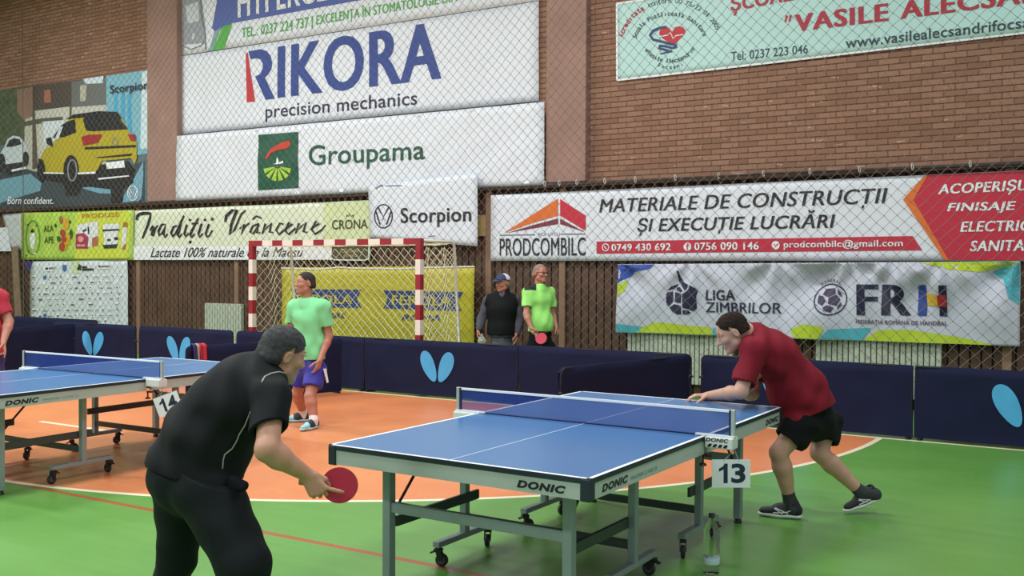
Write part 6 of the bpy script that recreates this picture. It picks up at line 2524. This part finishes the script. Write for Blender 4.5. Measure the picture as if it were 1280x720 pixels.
def neon_man():
    d0 = (on_y(674, 400, 0.98) - CAM).dot(CF)
    J = dict(pelvis=at(675, 428, d0), waist=at(675, 404, d0), chest=at(674, 377, d0), neck=at(674, 357, d0),
             hip_l=at(684, 434, d0 + 0.04), hip_r=at(668, 434, d0 - 0.04), sh_l=at(688, 366, d0 + 0.12), sh_r=at(660, 366, d0 - 0.08))
    hc = at(675.5, 341, d0 - 0.02)
    hf = IMR * 0.70 - IMD * 0.70 - IMU * 0.06
    tf = (-IMD * 0.80 + IMR * 0.58).normalized()
    arms = [(J['sh_l'], at(690, 392, d0 + 0.14), at(695, 408, d0 + 0.04), at(699, 420, d0) - at(695, 408, d0 + 0.04), -IMR, -IMD, GRIP),
            (J['sh_r'], at(658, 393, d0 - 0.16), at(664, 410, d0 - 0.24), at(668, 420, d0 - 0.3) - at(664, 410, d0 - 0.24), IMR, -IMD, GRIP)]
    td = hd2(-IMD + IMR * 0.5)
    b = J['pelvis']
    legs = [leg_from(J['hip_l'], b + IMR * 0.12, td * 0.02, td), leg_from(J['hip_r'], b - IMR * 0.10, td * 0.02, td)]
    NE = mat('shirt_neon', '#9fe878', 0.7, var=0.04, spec=0.3)
    BKS = mat('shirt_panel_black', '#1b2020', 0.7)
    cs = np.array(J['sh_r'][:])
    nk = np.array(J['neck'][:])
    rr_, uu_ = np.array(IMR[:]), np.array(IMU[:])
    dd_ = np.array(IMD[:])

    def fmat(C):
        a = (C - cs) @ rr_
        z = (C - cs) @ uu_
        dp = (C - cs) @ dd_
        yoke = (z > 0.035 - 0.0 * a) & (a < 0.11) & (a > -0.05)
        back = (dp > 0.10) & (a < 0.10) & (z < 0.02)
        return np.where(yoke | back, 1, 0)
    t, Fb, lw = stander('bald man in neon green shirt with black shoulders behind the barriers, holding a bat', J, hc, hf, IMU, arms, legs, tf, SKIN2,
                        NE, mat('shorts_black', '#121418', 0.8), (mat('shoe_dark', '#22262c', 0.6), mat('sole_pale', '#c9cdd0', 0.6)),
                        W=0.90, hair_m=mat('hair_stubble', '#8d776a', 0.8, var=0.15), hair_kw=dict(front=0.03, low=-0.06, thick=0.0035), seed=51, shorts_fr=0.95, hem=-0.15, rise=0.26,
                        shirt_mats=[NE, BKS], shirt_f=fmat, belly=0.12)
    f, l, u = frame(hf, IMU)
    # dark glasses
    mb = MB()
    for s in (-1, 1):
        mb.ball(hc + f * 0.094 + l * (0.032 * s) + u * 0.004, (0.014, 0.014, 0.012), 10)
        mb.tube([hc + f * 0.088 + l * (0.048 * s) + u * 0.008, hc + f * 0.0 + l * (0.084 * s) + u * 0.01], 0.0025, 6)
    mb.tube([hc + f * 0.10 - l * 0.02 + u * 0.006, hc + f * 0.10 + l * 0.02 + u * 0.006], 0.0025, 6)
    mb.build('glasses', mat('glasses_dark', '#1d1715', 0.25), t, True)
    h_ = arms[1]
    c = at(676.5, 423, d0 - 0.36)
    paddle('red bat hanging in the right hand of the bald man in neon green', c, at(666.5, 416, d0 - 0.29) - c, -IMD * 0.97 + IMU * 0.1, mat('rubber_bright', '#c5284a', 0.55), 'bats held by players', 1.0)


def edge_man():
    d0 = (on_z(-8, 545) - CAM).dot(CF)
    d0 = 9.7
    J = dict(pelvis=at(-18, 438, d0), waist=at(-19, 410, d0), chest=at(-20, 385, d0), neck=at(-21, 357, d0),
             hip_l=at(-28, 446, d0 - 0.05), hip_r=at(-10, 446, d0 + 0.05), sh_l=at(-42, 370, d0 - 0.05), sh_r=at(-1, 371, d0 + 0.02))
    hc = at(-20, 332, d0)
    hf = -IMD * 0.9 + IMR * 0.3
    tf = (-IMD * 0.95 - IMR * 0.1).normalized()
    arms = [(J['sh_l'], at(-52, 405, d0), at(-50, 435, d0 - 0.1), IMU * -1, IMR, -IMD, RELAX),
            (J['sh_r'], at(11, 402, d0 + 0.02), at(4, 428, d0 - 0.14), at(8.5, 447, d0 - 0.2) - at(4, 428, d0 - 0.14), -IMR * 0.7 - IMD * 0.3, -IMD * 0.6 - IMR * 0.5, ((0.1, 0.15, 0.1), (0.15, 0.2, 0.1), (0.6, 0.8, 0.5), (0.7, 0.9, 0.5)))]
    td = hd2(-IMD)
    b = J['pelvis']
    legs = [leg_from(J['hip_l'], b - IMR * 0.14, td * 0.03, td), leg_from(J['hip_r'], b + IMR * 0.12, td * 0.03, td)]
    stander('person in a red top mostly cut off by the left edge of the photo', J, hc, hf, IMU, arms, legs, tf, SKIN2,
            mat('shirt_crimson', '#b32238', 0.7, var=0.05), mat('shorts_indigo', '#2b2a5e', 0.75), (mat('shoe_dark', '#22262c', 0.6), mat('sole_pale', '#c9cdd0', 0.6)),
            W=0.95, hair_m=mat('hair_dark', '#2a211d', 0.8), hair_kw=dict(front=0.05), seed=61, shorts_fr=0.9, hem=0.05, h=0.008)


man_in_black()
man_in_red()
mint_man()
cap_man()
neon_man()
edge_man()
